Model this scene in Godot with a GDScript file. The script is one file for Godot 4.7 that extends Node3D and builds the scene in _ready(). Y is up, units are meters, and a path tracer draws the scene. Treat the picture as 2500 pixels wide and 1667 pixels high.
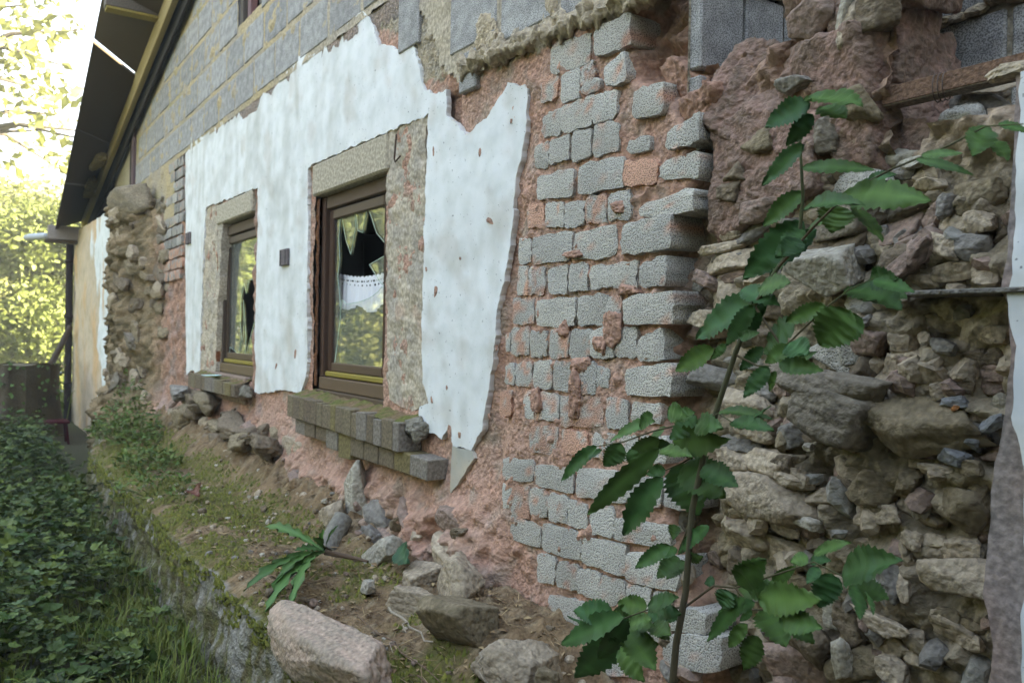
extends Node3D

# An abandoned gable wall seen at a shallow angle: broken plaster, pumice bricks, rubble, two smashed windows, a mossy ledge, a young hazel in front.
# World: the wall stands in the plane z = 0 and runs along x; the viewer stands at z = 1.92.

class MB:
	var v := PackedVector3Array()
	var c := PackedColorArray()
	var ix := PackedInt32Array()
	var nn := PackedVector3Array()
	func p(q: Vector3, col: Color) -> int:
		v.append(q)
		c.append(col)
		return v.size() - 1
	func t(a: int, b: int, d: int) -> void:
		ix.append(a)
		ix.append(b)
		ix.append(d)
	func q4(a: Vector3, b: Vector3, d: Vector3, e: Vector3, col: Color) -> void:   # clockwise seen from its front
		var i := p(a, col)
		p(b, col)
		p(d, col)
		p(e, col)
		t(i, i + 1, i + 2)
		t(i, i + 2, i + 3)
	func out4(a: Vector3, b: Vector3, d: Vector3, e: Vector3, mid: Vector3, col: Color) -> void:
		var n := (d - a).cross(b - a)
		if n.dot((a + d) * 0.5 - mid) >= 0.0:
			q4(a, b, d, e, col)
		else:
			q4(e, d, b, a, col)
	func out3(a: Vector3, b: Vector3, d: Vector3, mid: Vector3, col: Color) -> void:
		var n := (d - a).cross(b - a)
		var i := p(a, col)
		if n.dot(a - mid) >= 0.0:
			p(b, col)
			p(d, col)
		else:
			p(d, col)
			p(b, col)
		t(i, i + 1, i + 2)
	func box(mid: Vector3, size: Vector3, col: Color, b := 0.004, turn := Basis()) -> void:
		var h := size * 0.5
		b = minf(b, minf(h.x, minf(h.y, h.z)) * 0.45)
		var f := func(sx: int, sy: int, sz: int, ax: int) -> Vector3:
			var k := Vector3(sx * (h.x - (0.0 if ax == 0 else b)), sy * (h.y - (0.0 if ax == 1 else b)), sz * (h.z - (0.0 if ax == 2 else b)))
			return mid + turn * k
		for s in [-1, 1]:
			out4(f.call(s, -1, -1, 0), f.call(s, 1, -1, 0), f.call(s, 1, 1, 0), f.call(s, -1, 1, 0), mid, col)
			out4(f.call(-1, s, -1, 1), f.call(1, s, -1, 1), f.call(1, s, 1, 1), f.call(-1, s, 1, 1), mid, col)
			out4(f.call(-1, -1, s, 2), f.call(1, -1, s, 2), f.call(1, 1, s, 2), f.call(-1, 1, s, 2), mid, col)
			for r in [-1, 1]:
				out4(f.call(s, r, -1, 0), f.call(s, r, 1, 0), f.call(s, r, 1, 1), f.call(s, r, -1, 1), mid, col)
				out4(f.call(s, -1, r, 0), f.call(s, 1, r, 0), f.call(s, 1, r, 2), f.call(s, -1, r, 2), mid, col)
				out4(f.call(-1, s, r, 1), f.call(1, s, r, 1), f.call(1, s, r, 2), f.call(-1, s, r, 2), mid, col)
				for w in [-1, 1]:
					out3(f.call(s, r, w, 0), f.call(s, r, w, 1), f.call(s, r, w, 2), mid, col)
	func bar(a: Vector3, b: Vector3, wide: float, deep: float, col: Color, bev := 0.003, up := Vector3.UP) -> void:
		var x := (b - a).normalized()
		if absf(x.dot(up)) > 0.95:
			up = Vector3.BACK
		var z := x.cross(up).normalized()
		box((a + b) * 0.5, Vector3(a.distance_to(b), wide, deep), col, bev, Basis(x, z.cross(x), z))
	func tube(pts: Array, rad: Array, sides: int, col: Color, col2 := Color(-1, 0, 0)) -> void:
		var first := v.size()
		var side := Vector3.RIGHT
		for k in pts.size():
			var dir: Vector3 = (pts[mini(k + 1, pts.size() - 1)] - pts[maxi(k - 1, 0)]).normalized()
			if absf(dir.dot(side)) > 0.9:
				side = Vector3.BACK if absf(dir.z) < 0.7 else Vector3.UP
			side = (side - dir * dir.dot(side)).normalized()
			var o := dir.cross(side)
			var cc := col if col2.r < 0.0 else col.lerp(col2, float(k) / maxf(1.0, pts.size() - 1.0))
			for s in sides:
				var a := TAU * s / sides
				p(pts[k] + (side * cos(a) + o * sin(a)) * rad[k], cc)
		for k in pts.size() - 1:
			for s in sides:
				var a := first + k * sides + s
				var b := first + k * sides + (s + 1) % sides
				t(a, b + sides, b)
				t(a, a + sides, b + sides)
		for e in [0, pts.size() - 1]:
			var m := p(pts[e], col)
			for s in sides:
				var a: int = first + e * sides + s
				var b: int = first + e * sides + (s + 1) % sides
				if e == 0:
					t(m, a, b)
				else:
					t(m, b, a)
	func grid(nu: int, nv: int, first: int, flip := false, keep := PackedByteArray()) -> void:   # nu x nv vertices laid row by row; front on the side of du x dv
		for j in nv - 1:
			for i in nu - 1:
				if keep.size() and keep[j * (nu - 1) + i] == 0:
					continue
				var a := first + j * nu + i
				if flip:
					t(a, a + nu + 1, a + nu)
					t(a, a + 1, a + nu + 1)
				else:
					t(a, a + nu, a + nu + 1)
					t(a, a + nu + 1, a + 1)
	func mesh() -> ArrayMesh:
		if nn.size() != v.size():
			nn.resize(v.size())
			nn.fill(Vector3.ZERO)
			for k in range(0, ix.size(), 3):
				var a := ix[k]
				var b := ix[k + 1]
				var d := ix[k + 2]
				var n := (v[d] - v[a]).cross(v[b] - v[a])
				nn[a] += n
				nn[b] += n
				nn[d] += n
			for k in nn.size():
				nn[k] = nn[k].normalized() if nn[k].length_squared() > 0.0 else Vector3.UP
		var arr := []
		arr.resize(Mesh.ARRAY_MAX)
		arr[Mesh.ARRAY_VERTEX] = v
		arr[Mesh.ARRAY_NORMAL] = nn
		arr[Mesh.ARRAY_COLOR] = c
		arr[Mesh.ARRAY_INDEX] = ix
		var m := ArrayMesh.new()
		m.add_surface_from_arrays(Mesh.PRIMITIVE_TRIANGLES, arr)
		return m

var rng := RandomNumberGenerator.new()
var nz := FastNoiseLite.new()
var nr := FastNoiseLite.new()
var M := {}
var taken := {}
var ico := {}

func fb(x: float, y: float, z := 0.0) -> float:      # smooth rolling noise, about -0.6 .. 0.6
	return nz.get_noise_3d(x, y, z)
func rg(x: float, y: float, z := 0.0) -> float:      # ridged noise, about -1 .. 1
	return nr.get_noise_3d(x, y, z)
func ss(a: float, b: float, x: float) -> float:
	return smoothstep(a, b, x)
func G(r: float, g: float, b: float) -> Color:
	return Color(r, g, b)

# ---- naming
func numbered(called: String) -> String:
	taken[called] = taken.get(called, -1) + 1
	return called if taken[called] == 0 else "%s_%03d" % [called, taken[called]]
func tag(o: Node, label := "", category := "", group := "", kind := "") -> void:
	if label: o.set_meta("label", label)
	if category: o.set_meta("category", category)
	if group: o.set_meta("group", group)
	if kind: o.set_meta("kind", kind)
func thing(called: String, at: Vector3, label: String, category: String, group := "") -> Node3D:
	var o := Node3D.new()
	o.name = numbered(called)
	o.position = at
	add_child(o)
	tag(o, label, category, group)
	return o
func put(called: String, mb: MB, mat: Material, parent: Node3D = null) -> MeshInstance3D:   # one mesh; its points are given in world axes relative to the parent
	var o := MeshInstance3D.new()
	o.name = called if parent else numbered(called)
	o.mesh = mb.mesh()
	o.material_override = mat
	if parent:
		parent.add_child(o, true)
	else:
		add_child(o)
	return o

# ---- materials
func tex(seed_: int, freq: float, kind: int, a: Color, b: Color, mid := 0.5, soft := 0.5, size := 512, oct := 4) -> NoiseTexture2D:
	var n := FastNoiseLite.new()
	n.seed = seed_
	n.noise_type = kind
	n.frequency = freq
	n.fractal_octaves = oct
	if kind == FastNoiseLite.TYPE_CELLULAR:
		n.cellular_return_type = FastNoiseLite.RETURN_DISTANCE
		n.cellular_jitter = 1.0
	var g := Gradient.new()
	g.offsets = PackedFloat32Array([clampf(mid - soft * 0.5, 0.0, 1.0), clampf(mid + soft * 0.5, 0.001, 1.0)])
	g.colors = PackedColorArray([a, b])
	var t := NoiseTexture2D.new()
	t.width = size
	t.height = size
	t.seamless = true
	t.noise = n
	t.color_ramp = g
	return t
func grey(x: float) -> Color:
	return Color(x, x, x)
func mat(called: String, rough: float, albedo: Texture2D, bump: Texture2D, depth: float, scale := 2.0, tint := Color.WHITE, vertex := true) -> StandardMaterial3D:
	var m := StandardMaterial3D.new()
	m.resource_name = called
	m.roughness = rough
	m.metallic_specular = 0.35
	m.albedo_color = tint
	m.vertex_color_use_as_albedo = vertex
	m.uv1_triplanar = true
	m.uv1_world_triplanar = true
	m.uv1_scale = Vector3.ONE * scale
	if albedo:
		m.albedo_texture = albedo
	if bump:
		m.heightmap_enabled = true
		m.heightmap_texture = bump
		m.heightmap_scale = depth
	M[called] = m
	return m
func plain(called: String, rough: float, tint: Color, vertex := false) -> StandardMaterial3D:
	var m := StandardMaterial3D.new()
	m.resource_name = called
	m.roughness = rough
	m.albedo_color = tint
	m.metallic_specular = 0.4
	m.vertex_color_use_as_albedo = vertex
	M[called] = m
	return m

func materials() -> void:
	var S := FastNoiseLite.TYPE_SIMPLEX_SMOOTH
	var C := FastNoiseLite.TYPE_CELLULAR
	var fine := tex(11, 0.045, S, grey(0.72), grey(1.0), 0.5, 0.7, 512, 6)
	var fine_h := tex(12, 0.035, S, grey(0.0), grey(1.0), 0.5, 0.8, 512, 5)
	var pits := tex(13, 0.06, C, grey(0.20), grey(1.0), 0.2, 0.34, 512, 3)
	var pits_h := tex(13, 0.06, C, grey(0.0), grey(1.0), 0.3, 0.5, 512, 2)
	var speck := tex(15, 0.11, S, grey(0.66), grey(1.0), 0.42, 0.3, 512, 3)
	var crumb := tex(16, 0.03, S, grey(0.72), grey(1.0), 0.5, 0.7, 512, 6)
	var crumb_h := tex(17, 0.032, S, grey(0.0), grey(1.0), 0.5, 0.9, 512, 6)
	var stain := tex(18, 0.01, S, Color(0.93, 0.935, 0.925), grey(1.0), 0.4, 0.6, 512, 6)
	mat("mortar", 0.95, crumb, crumb_h, 0.9, 2.2)
	mat("pumice", 0.95, pits, pits_h, 0.4, 4.2)
	mat("block", 0.92, speck, fine_h, 0.12, 2.4)
	M.block.detail_enabled = true
	M.block.detail_blend_mode = BaseMaterial3D.BLEND_MODE_MUL
	M.block.detail_albedo = tex(20, 0.004, S, grey(0.84), grey(1.0), 0.45, 0.6, 1024, 6)
	var pl := mat("plaster", 0.85, stain, fine_h, 0.012, 0.9)
	pl.detail_enabled = true
	pl.detail_blend_mode = BaseMaterial3D.BLEND_MODE_MUL
	var dm := tex(19, 0.03, S, grey(0.62), grey(1.0), 0.13, 0.06, 1024, 3)
	pl.detail_albedo = dm
	pl.uv1_scale = Vector3.ONE * 1.1
	mat("concrete", 0.92, crumb, fine_h, 0.12, 2.4)
	mat("stone", 0.9, fine, crumb_h, 0.8, 1.9)
	mat("soil", 0.98, crumb, crumb_h, 1.2, 2.6)
	mat("wood", 0.75, fine, fine_h, 0.1, 3.0)
	mat("tile", 0.85, crumb, fine_h, 0.25, 2.6)
	mat("rust", 0.85, crumb, fine_h, 0.2, 4.0)
	plain("sheet", 0.9, Color.WHITE, true)
	plain("frame", 0.65, Color.WHITE, true)
	M.frame.metallic_specular = 0.2
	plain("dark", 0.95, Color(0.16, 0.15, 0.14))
	var gl := plain("glass", 0.02, Color(0.9, 0.97, 0.93, 0.06))
	gl.transparency = BaseMaterial3D.TRANSPARENCY_ALPHA
	gl.metallic_specular = 0.85
	var lf := plain("leaf", 0.5, Color.WHITE, true)
	lf.backlight_enabled = true
	lf.backlight = Color(0.5, 0.5, 0.5)
	lf.metallic_specular = 0.3
	var tl := plain("tree_leaf", 0.6, Color.WHITE, true)
	tl.backlight_enabled = true
	tl.backlight = Color(0.8, 0.8, 0.8)
	plain("lace", 0.9, Color(0.93, 0.93, 0.95))
	M.lace.backlight_enabled = true
	M.lace.backlight = Color(0.5, 0.5, 0.5)
	M.lace.cull_mode = BaseMaterial3D.CULL_DISABLED
	plain("bark", 0.9, Color.WHITE, true)

# ---- shapes
func relief(x0: float, x1: float, y0: float, y1: float, step: float, zf: Callable, cf: Callable, keep: Callable) -> MB:   # a rough upright face, front towards +z
	var mb := MB.new()
	var nu := int((x1 - x0) / step) + 1
	var nv := int((y1 - y0) / step) + 1
	for j in nv:
		for i in nu:
			var x := x0 + (x1 - x0) * i / (nu - 1)
			var y := y0 + (y1 - y0) * j / (nv - 1)
			mb.p(Vector3(x, y, zf.call(x, y)), cf.call(x, y))
	var kp := PackedByteArray()
	kp.resize((nu - 1) * (nv - 1))
	for j in nv - 1:
		for i in nu - 1:
			kp[j * (nu - 1) + i] = 1 if keep.call(x0 + (x1 - x0) * (i + 0.5) / (nu - 1), y0 + (y1 - y0) * (j + 0.5) / (nv - 1)) else 0
	mb.grid(nu, nv, 0, false, kp)
	return mb

func ragged(poly: Array, step: float, amp: float, sd: float) -> PackedVector2Array:
	var r := PackedVector2Array()
	for k in poly.size():
		var a := Vector2(poly[k][0], poly[k][1])
		var b := Vector2(poly[(k + 1) % poly.size()][0], poly[(k + 1) % poly.size()][1])
		var n := maxi(1, int(a.distance_to(b) / step))
		for i in n:
			var q := a.lerp(b, float(i) / n)
			var u := Vector2(fb(q.x * 9.0, q.y * 9.0, sd), fb(q.x * 9.0, q.y * 9.0, sd + 9.0)) + Vector2(fb(q.x * 45.0, q.y * 45.0, sd + 3.0), fb(q.x * 45.0, q.y * 45.0, sd + 5.0)) * 0.35
			r.append(q + u * amp)
	return r

func slab(poly: PackedVector2Array, back: float, step: float, zf: Callable, cf: Callable, edge: Callable) -> MB:   # a broken sheet with this outline, front height zf, sides down to the depth back
	var mb := MB.new()
	var lo := poly[0]
	var hi := poly[0]
	for q in poly:
		lo = lo.min(q)
		hi = hi.max(q)
	var e := step * 0.5
	var nrm := PackedVector3Array()
	for j in int((hi.y - lo.y) / step) + 1:
		for i in int((hi.x - lo.x) / step) + 1:
			var a := lo + Vector2(i, j) * step
			var cell := PackedVector2Array([a, a + Vector2(step, 0), a + Vector2(step, step), a + Vector2(0, step)])
			for piece in Geometry2D.intersect_polygons(cell, poly):
				if Geometry2D.is_polygon_clockwise(piece):
					continue
				var tri := Geometry2D.triangulate_polygon(piece)
				var f := mb.v.size()
				for q in piece:
					mb.p(Vector3(q.x, q.y, zf.call(q.x, q.y)), cf.call(q.x, q.y))
					nrm.append(Vector3(zf.call(q.x - e, q.y) - zf.call(q.x + e, q.y), zf.call(q.x, q.y - e) - zf.call(q.x, q.y + e), 2.0 * e).normalized())
				for k in range(0, tri.size(), 3):
					var p0 := piece[tri[k]]
					var p1 := piece[tri[k + 1]]
					var p2 := piece[tri[k + 2]]
					if (p1 - p0).cross(p2 - p0) > 0.0:
						mb.t(f + tri[k], f + tri[k + 2], f + tri[k + 1])
					else:
						mb.t(f + tri[k], f + tri[k + 1], f + tri[k + 2])
	var ccw := not Geometry2D.is_polygon_clockwise(poly)
	for k in poly.size():
		var a := poly[k]
		var b := poly[(k + 1) % poly.size()]
		if not ccw:
			var s := a
			a = b
			b = s
		var f := mb.v.size()
		mb.p(Vector3(a.x, a.y, zf.call(a.x, a.y)), cf.call(a.x, a.y))
		mb.p(Vector3(b.x, b.y, zf.call(b.x, b.y)), cf.call(b.x, b.y))
		mb.p(Vector3(b.x, b.y, back), edge.call(b.x, b.y))
		mb.p(Vector3(a.x, a.y, back), edge.call(a.x, a.y))
		mb.t(f, f + 1, f + 2)
		mb.t(f, f + 2, f + 3)
		var n := Vector3((b - a).y, -(b - a).x, 0).normalized()
		for i in 4:
			nrm.append(n)
	mb.nn = nrm
	return mb

func brick_shape(b: Array, sd: float, body: Color, over: Color) -> MB:   # b: xl, ytl, ybl, xr, ytr, ybr, z, depth, share of mortar smeared over it
	var mb := MB.new()
	var nu := 8
	var nv := 6
	var w: float = absf(b[3] - b[0])
	for j in nv:
		for i in nu:
			var s := float(i) / (nu - 1)
			var t := float(j) / (nv - 1)
			var x := lerpf(b[0], b[3], s)
			var y := lerpf(lerpf(b[2], b[5], s), lerpf(b[1], b[4], s), t)
			var es := minf(s, 1.0 - s) * w
			var et := minf(t, 1.0 - t) * 0.1
			var rim := minf(es, et)
			var corner := 1.0 if (i == 0 or i == nu - 1) and (j == 0 or j == nv - 1) else 0.0
			var z: float = b[6] - (0.002 if rim <= 0.0 else 0.0) - corner * 0.002 + fb(x * 40.0, y * 40.0, sd) * 0.004
			x += fb(x * 30.0, y * 30.0, sd + 3.0) * 0.014 + corner * (0.004 if i == 0 else -0.004)
			y += fb(x * 30.0, y * 30.0, sd + 7.0) * 0.012 + corner * (0.004 if j == 0 else -0.004)
			var k := ss(0.0, 0.25, b[8] - 0.42 + fb(x * 13.0, y * 13.0, 40.0) * 0.9) if b[8] > 0.0 else 0.0
			mb.p(Vector3(x, y, z), body.lerp(over, k) * (1.0 + fb(x * 3.0, y * 3.0, sd) * 0.25))
	mb.grid(nu, nv, 0)
	var ring := []
	for i in nu: ring.append(i)
	for j in range(1, nv): ring.append(j * nu + nu - 1)
	for i in range(nu - 2, -1, -1): ring.append((nv - 1) * nu + i)
	for j in range(nv - 2, 0, -1): ring.append(j * nu)
	var f := mb.v.size()
	for r in ring:
		var q: Vector3 = mb.v[r]
		mb.p(q, mb.c[r])
		mb.p(q + Vector3(fb(q.y * 30.0, sd) * 0.01, fb(q.x * 30.0, sd) * 0.01, -b[7] - 0.01), mb.c[r])
	var n := ring.size()
	for k in n:
		var a := f + 2 * k
		var d := f + 2 * ((k + 1) % n)
		mb.t(a, d, d + 1)
		mb.t(a, d + 1, a + 1)
	return mb

func sphere(level: int) -> Array:
	if ico.has(level):
		return ico[level]
	var pts: Array
	var tri: Array
	if level == 0:
		var g := (1.0 + sqrt(5.0)) / 2.0
		pts = [Vector3(-1, g, 0), Vector3(1, g, 0), Vector3(-1, -g, 0), Vector3(1, -g, 0), Vector3(0, -1, g), Vector3(0, 1, g), Vector3(0, -1, -g), Vector3(0, 1, -g), Vector3(g, 0, -1), Vector3(g, 0, 1), Vector3(-g, 0, -1), Vector3(-g, 0, 1)]
		for k in 12: pts[k] = pts[k].normalized()
		tri = [[0, 11, 5], [0, 5, 1], [0, 1, 7], [0, 7, 10], [0, 10, 11], [1, 5, 9], [5, 11, 4], [11, 10, 2], [10, 7, 6], [7, 1, 8], [3, 9, 4], [3, 4, 2], [3, 2, 6], [3, 6, 8], [3, 8, 9], [4, 9, 5], [2, 4, 11], [6, 2, 10], [8, 6, 7], [9, 8, 1]]
	else:
		var base := sphere(level - 1)
		pts = base[0].duplicate()
		tri = []
		var mid := {}
		for t in base[1]:
			var m := []
			for k in 3:
				var a: int = mini(t[k], t[(k + 1) % 3])
				var b: int = maxi(t[k], t[(k + 1) % 3])
				var key := a * 100000 + b
				if not mid.has(key):
					mid[key] = pts.size()
					pts.append(((pts[a] + pts[b]) * 0.5).normalized())
				m.append(mid[key])
			tri.append([t[0], m[0], m[2]])
			tri.append([m[0], t[1], m[1]])
			tri.append([m[2], m[1], t[2]])
			tri.append([m[0], m[1], m[2]])
	ico[level] = [pts, tri]
	return ico[level]

func rock(mb: MB, at: Vector3, half: Vector3, turn: Basis, level: int, cuts: int, rough: float, col: Color, col2: Color, boxy := 0.25) -> void:
	var s := sphere(level)
	var pl := []
	var sd := rng.randf() * 100.0
	for k in cuts:
		var n := Vector3(rng.randfn(), rng.randfn(), rng.randfn()).normalized()
		pl.append([n, rng.randf_range(0.5, 0.9)])
	for n in [Vector3.RIGHT, Vector3.LEFT, Vector3.UP, Vector3.DOWN, Vector3.BACK, Vector3.FORWARD]:
		pl.append([(n + Vector3(rng.randfn(), rng.randfn(), rng.randfn()) * boxy).normalized(), rng.randf_range(0.62, 0.88)])
	var f := mb.v.size()
	for d in s[0]:
		var r := 1.2
		for q in pl:
			var k: float = d.dot(q[0])
			if k > 0.05:
				r = minf(r, q[1] / k)
		var q: Vector3 = d * r
		var n1 := fb(q.x * 2.4 + sd, q.y * 2.4, q.z * 2.4)
		var n2 := rg(q.x * 3.5 + sd, q.y * 5.0, q.z * 3.5)
		q *= 1.0 + (n1 * 0.09 + n2 * 0.045 + fb(q.x * 7.0 + sd, q.y * 7.0, q.z * 7.0) * 0.05) * rough
		var cc := col.lerp(col2, clampf(0.5 + n1 * 1.3, 0.0, 1.0)) * (1.0 + n2 * 0.12)
		mb.p(at + turn * (q * half), cc)
	if level >= 3:
		for t in s[1]:
			mb.t(f + t[0], f + t[2], f + t[1])
		return
	# small stones keep sharp facets
	var pv := mb.v.slice(f)
	var pc := mb.c.slice(f)
	mb.v.resize(f)
	mb.c.resize(f)
	for t in s[1]:
		var i := mb.p(pv[t[0]], pc[t[0]])
		mb.p(pv[t[2]], pc[t[2]])
		mb.p(pv[t[1]], pc[t[1]])
		mb.t(i, i + 1, i + 2)

func stone(called: String, parent: Node3D, at: Vector3, half: Vector3, turn: Basis, level: int, tone: int, mt := "stone", cuts := 5, rough := 1.0) -> MeshInstance3D:
	var mb := MB.new()
	var p: Array = TONE[tone]
	rock(mb, Vector3.ZERO, half, turn, level, cuts, rough, p[0] * rng.randf_range(0.82, 1.12), p[1] * rng.randf_range(0.82, 1.12))
	var o := put(called, mb, M[mt], parent)
	o.position = at - (parent.position if parent and parent.get_parent() == self else Vector3.ZERO)
	return o

# ---- tables in metres on the wall (x along it, y up)
const BRICKS := [[-2.342,2.661,2.566,-2.148,2.67,2.556,0.025,0.26,0],[-2.618,2.685,2.574,-2.374,2.667,2.555,0.008,0.08,0.05],[-2.545,2.556,2.447,-2.437,2.55,2.437,0.01,0.08,0],[-2.433,2.554,2.488,-2.354,2.559,2.494,0.004,0.08,0.3],[-2.423,2.482,2.453,-2.322,2.49,2.444,0.006,0.08,0.1],[-2.275,2.512,2.449,-2.169,2.538,2.433,0.03,0.14,0.1],[-2.685,2.578,2.48,-2.575,2.562,2.475,-0.003,0.06,0.5],[-2.668,2.418,2.342,-2.556,2.429,2.327,0.003,0.08,0.1],[-2.538,2.431,2.33,-2.356,2.43,2.323,0.012,0.08,0],[-2.346,2.427,2.329,-2.222,2.423,2.326,0.014,0.08,0],[-2.118,2.389,2.296,-1.98,2.389,2.29,0.025,0.2,0],[-2.717,2.304,2.226,-2.631,2.316,2.212,0.001,0.08,0.15],[-2.615,2.308,2.224,-2.494,2.319,2.223,0.008,0.08,0],[-2.469,2.325,2.204,-2.362,2.315,2.215,0.009,0.08,0],[-2.342,2.321,2.2,-2.208,2.305,2.209,0.012,0.09,0],[-1.952,2.218,2.161,-1.817,2.252,2.167,0.03,0.26,0],[-2.152,2.225,2.188,-2.046,2.225,2.176,0.015,0.1,0],[-2.688,2.182,2.092,-2.462,2.185,2.082,0.009,0.08,0.05],[-2.423,2.186,2.08,-2.179,2.18,2.078,0.014,0.1,0],[-2.18,2.164,2.079,-2.013,2.143,2.063,0.008,0.1,0.9],[-1.996,2.125,2.077,-1.827,2.14,2.055,0.003,0.12,0.1],[-2.631,2.074,1.982,-2.523,2.061,1.972,0.005,0.08,0],[-2.758,2.079,1.992,-2.653,2.074,1.981,-0.002,0.08,0.85],[-2.51,2.059,1.963,-2.397,2.053,1.97,0.006,0.08,0],[-2.382,2.065,1.972,-2.269,2.061,1.96,0.005,0.08,0.45],[-2.253,2.059,1.962,-2.143,2.054,1.964,0.009,0.08,0],[-2.078,1.992,1.956,-1.847,2.029,1.955,0.018,0.24,0.05],[-2.817,1.949,1.845,-2.737,1.938,1.852,0.002,0.08,0.1],[-2.715,1.948,1.84,-2.467,1.948,1.841,0.008,0.08,0.05],[-2.441,1.934,1.836,-2.209,1.947,1.838,0.01,0.08,0],[-2.163,1.933,1.839,-1.93,1.954,1.841,0.035,0.3,0],[-2.819,1.831,1.72,-2.756,1.829,1.718,-0.002,0.08,0.4],[-2.74,1.828,1.718,-2.639,1.822,1.715,0.002,0.08,0.3],[-2.605,1.812,1.717,-2.487,1.821,1.713,0.008,0.08,0],[-2.472,1.82,1.72,-2.368,1.821,1.724,0.008,0.08,0],[-2.345,1.805,1.723,-2.226,1.808,1.733,0.01,0.08,0],[-2.219,1.811,1.729,-2.1,1.81,1.718,0.01,0.08,0.05],[-2.074,1.791,1.726,-1.954,1.819,1.724,0.025,0.28,0],[-2.851,1.706,1.601,-2.708,1.698,1.6,0,0.08,0.4],[-2.68,1.689,1.592,-2.439,1.698,1.593,0.008,0.08,0.05],[-2.411,1.697,1.596,-2.256,1.702,1.596,0.009,0.08,0],[-2.255,1.693,1.603,-2.18,1.694,1.606,0.005,0.08,0.25],[-2.149,1.686,1.601,-1.916,1.708,1.599,0.025,0.28,0.03],[-2.901,1.56,1.486,-2.872,1.56,1.487,-0.002,0.06,0.3],[-2.862,1.58,1.471,-2.738,1.583,1.474,0,0.08,0.3],[-2.72,1.565,1.467,-2.611,1.57,1.474,0.005,0.08,0],[-2.587,1.572,1.467,-2.473,1.576,1.475,0.006,0.08,0.25],[-2.458,1.571,1.472,-2.34,1.578,1.479,0.008,0.08,0.02],[-2.335,1.575,1.476,-2.214,1.587,1.48,0.01,0.08,0],[-2.208,1.579,1.483,-2.098,1.586,1.487,0.006,0.08,0],[-2.086,1.546,1.476,-1.963,1.586,1.482,0.012,0.16,0],[-2.899,1.433,1.347,-2.837,1.431,1.35,-0.001,0.06,0.4],[-2.822,1.435,1.343,-2.714,1.447,1.35,-0.001,0.08,0.45],[-2.694,1.448,1.343,-2.577,1.454,1.347,0.006,0.08,0.1],[-2.558,1.451,1.344,-2.44,1.458,1.348,0.008,0.08,0.1],[-2.428,1.453,1.34,-2.309,1.459,1.346,0.01,0.08,0.05],[-2.304,1.445,1.371,-2.237,1.437,1.374,0.005,0.08,0],[-2.135,1.442,1.355,-1.923,1.47,1.364,0.02,0.18,0],[-2.939,1.311,1.212,-2.857,1.32,1.215,-0.003,0.08,0.7],[-2.76,1.327,1.22,-2.531,1.327,1.226,0,0.09,0.4],[-2.513,1.321,1.213,-2.267,1.335,1.231,-0.001,0.08,0.5],[-2.242,1.334,1.23,-2.129,1.34,1.238,0.009,0.08,0],[-2.108,1.33,1.261,-1.972,1.334,1.271,0.008,0.12,0.05],[-2.715,1.191,1.081,-2.533,1.201,1.1,-0.005,0.08,0.6],[-2.502,1.197,1.104,-2.356,1.202,1.116,-0.005,0.08,0.7],[-2.322,1.195,1.114,-2.2,1.216,1.124,0.004,0.08,0.1],[-2.19,1.203,1.128,-2.086,1.221,1.136,0.003,0.08,0.1],[-2.069,1.22,1.138,-1.945,1.231,1.142,0.005,0.1,0.1],[-2.905,1.036,0.946,-2.689,1.055,0.968,0.003,0.08,0.05],[-2.668,1.041,0.96,-2.427,1.06,0.962,0.006,0.08,0],[-2.404,1.06,0.959,-2.13,1.086,0.983,0.008,0.08,0.03],[-2.12,1.074,0.984,-1.964,1.095,0.996,0.008,0.08,0.1],[-1.945,1.098,1.003,-1.83,1.103,1.012,0.009,0.12,0.05],[-2.903,0.925,0.827,-2.844,0.927,0.834,0.002,0.08,0.1],[-2.84,0.927,0.806,-2.714,0.939,0.814,-0.001,0.08,0.55],[-2.702,0.942,0.829,-2.587,0.942,0.843,0.005,0.08,0.03],[-2.575,0.938,0.838,-2.46,0.948,0.846,0.007,0.08,0],[-2.455,0.938,0.84,-2.34,0.934,0.849,0.006,0.08,0.02],[-2.319,0.934,0.839,-2.198,0.959,0.854,0.007,0.08,0.02],[-2.189,0.924,0.846,-1.916,0.945,0.879,0.008,0.12,0.05],[-2.838,0.806,0.705,-2.631,0.803,0.719,0.003,0.08,0.08],[-2.612,0.819,0.712,-2.375,0.83,0.73,0.007,0.08,0.03],[-2.367,0.816,0.72,-2.13,0.836,0.73,0.008,0.08,0.03],[-2.12,0.816,0.719,-1.883,0.856,0.749,0.012,0.16,0],[-2.645,0.687,0.583,-2.533,0.705,0.597,0.004,0.08,0.05],[-2.511,0.695,0.595,-2.392,0.702,0.612,0.006,0.08,0.03],[-2.389,0.695,0.602,-2.266,0.711,0.611,0.006,0.08,0.05],[-2.255,0.7,0.59,-2.129,0.709,0.639,0.008,0.08,0.02],[-2.119,0.705,0.629,-1.999,0.723,0.643,0.008,0.08,0.1],[-1.99,0.719,0.639,-1.914,0.727,0.652,0.008,0.08,0.1],[-2.566,0.553,0.459,-2.336,0.576,0.491,0.004,0.08,0.05],[-2.638,0.426,0.361,-2.508,0.446,0.405,0.003,0.08,0.05],[-2.323,0.566,0.467,-2.114,0.592,0.509,0.005,0.08,0.1],[-2.109,0.6,0.527,-1.928,0.647,0.569,0.005,0.08,0.1],[-1.896,0.69,0.616,-1.756,0.718,0.65,0.02,0.24,0],[-2.513,0.433,0.344,-2.249,0.485,0.413,0.001,0.08,0.4],[-2.233,0.477,0.35,-2.039,0.519,0.425,0.005,0.08,0.15],[-1.912,0.598,0.505,-1.683,0.667,0.558,0.04,0.3,0],[-2.527,0.326,0.222,-2.327,0.375,0.279,-0.003,0.08,0.8]]
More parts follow.
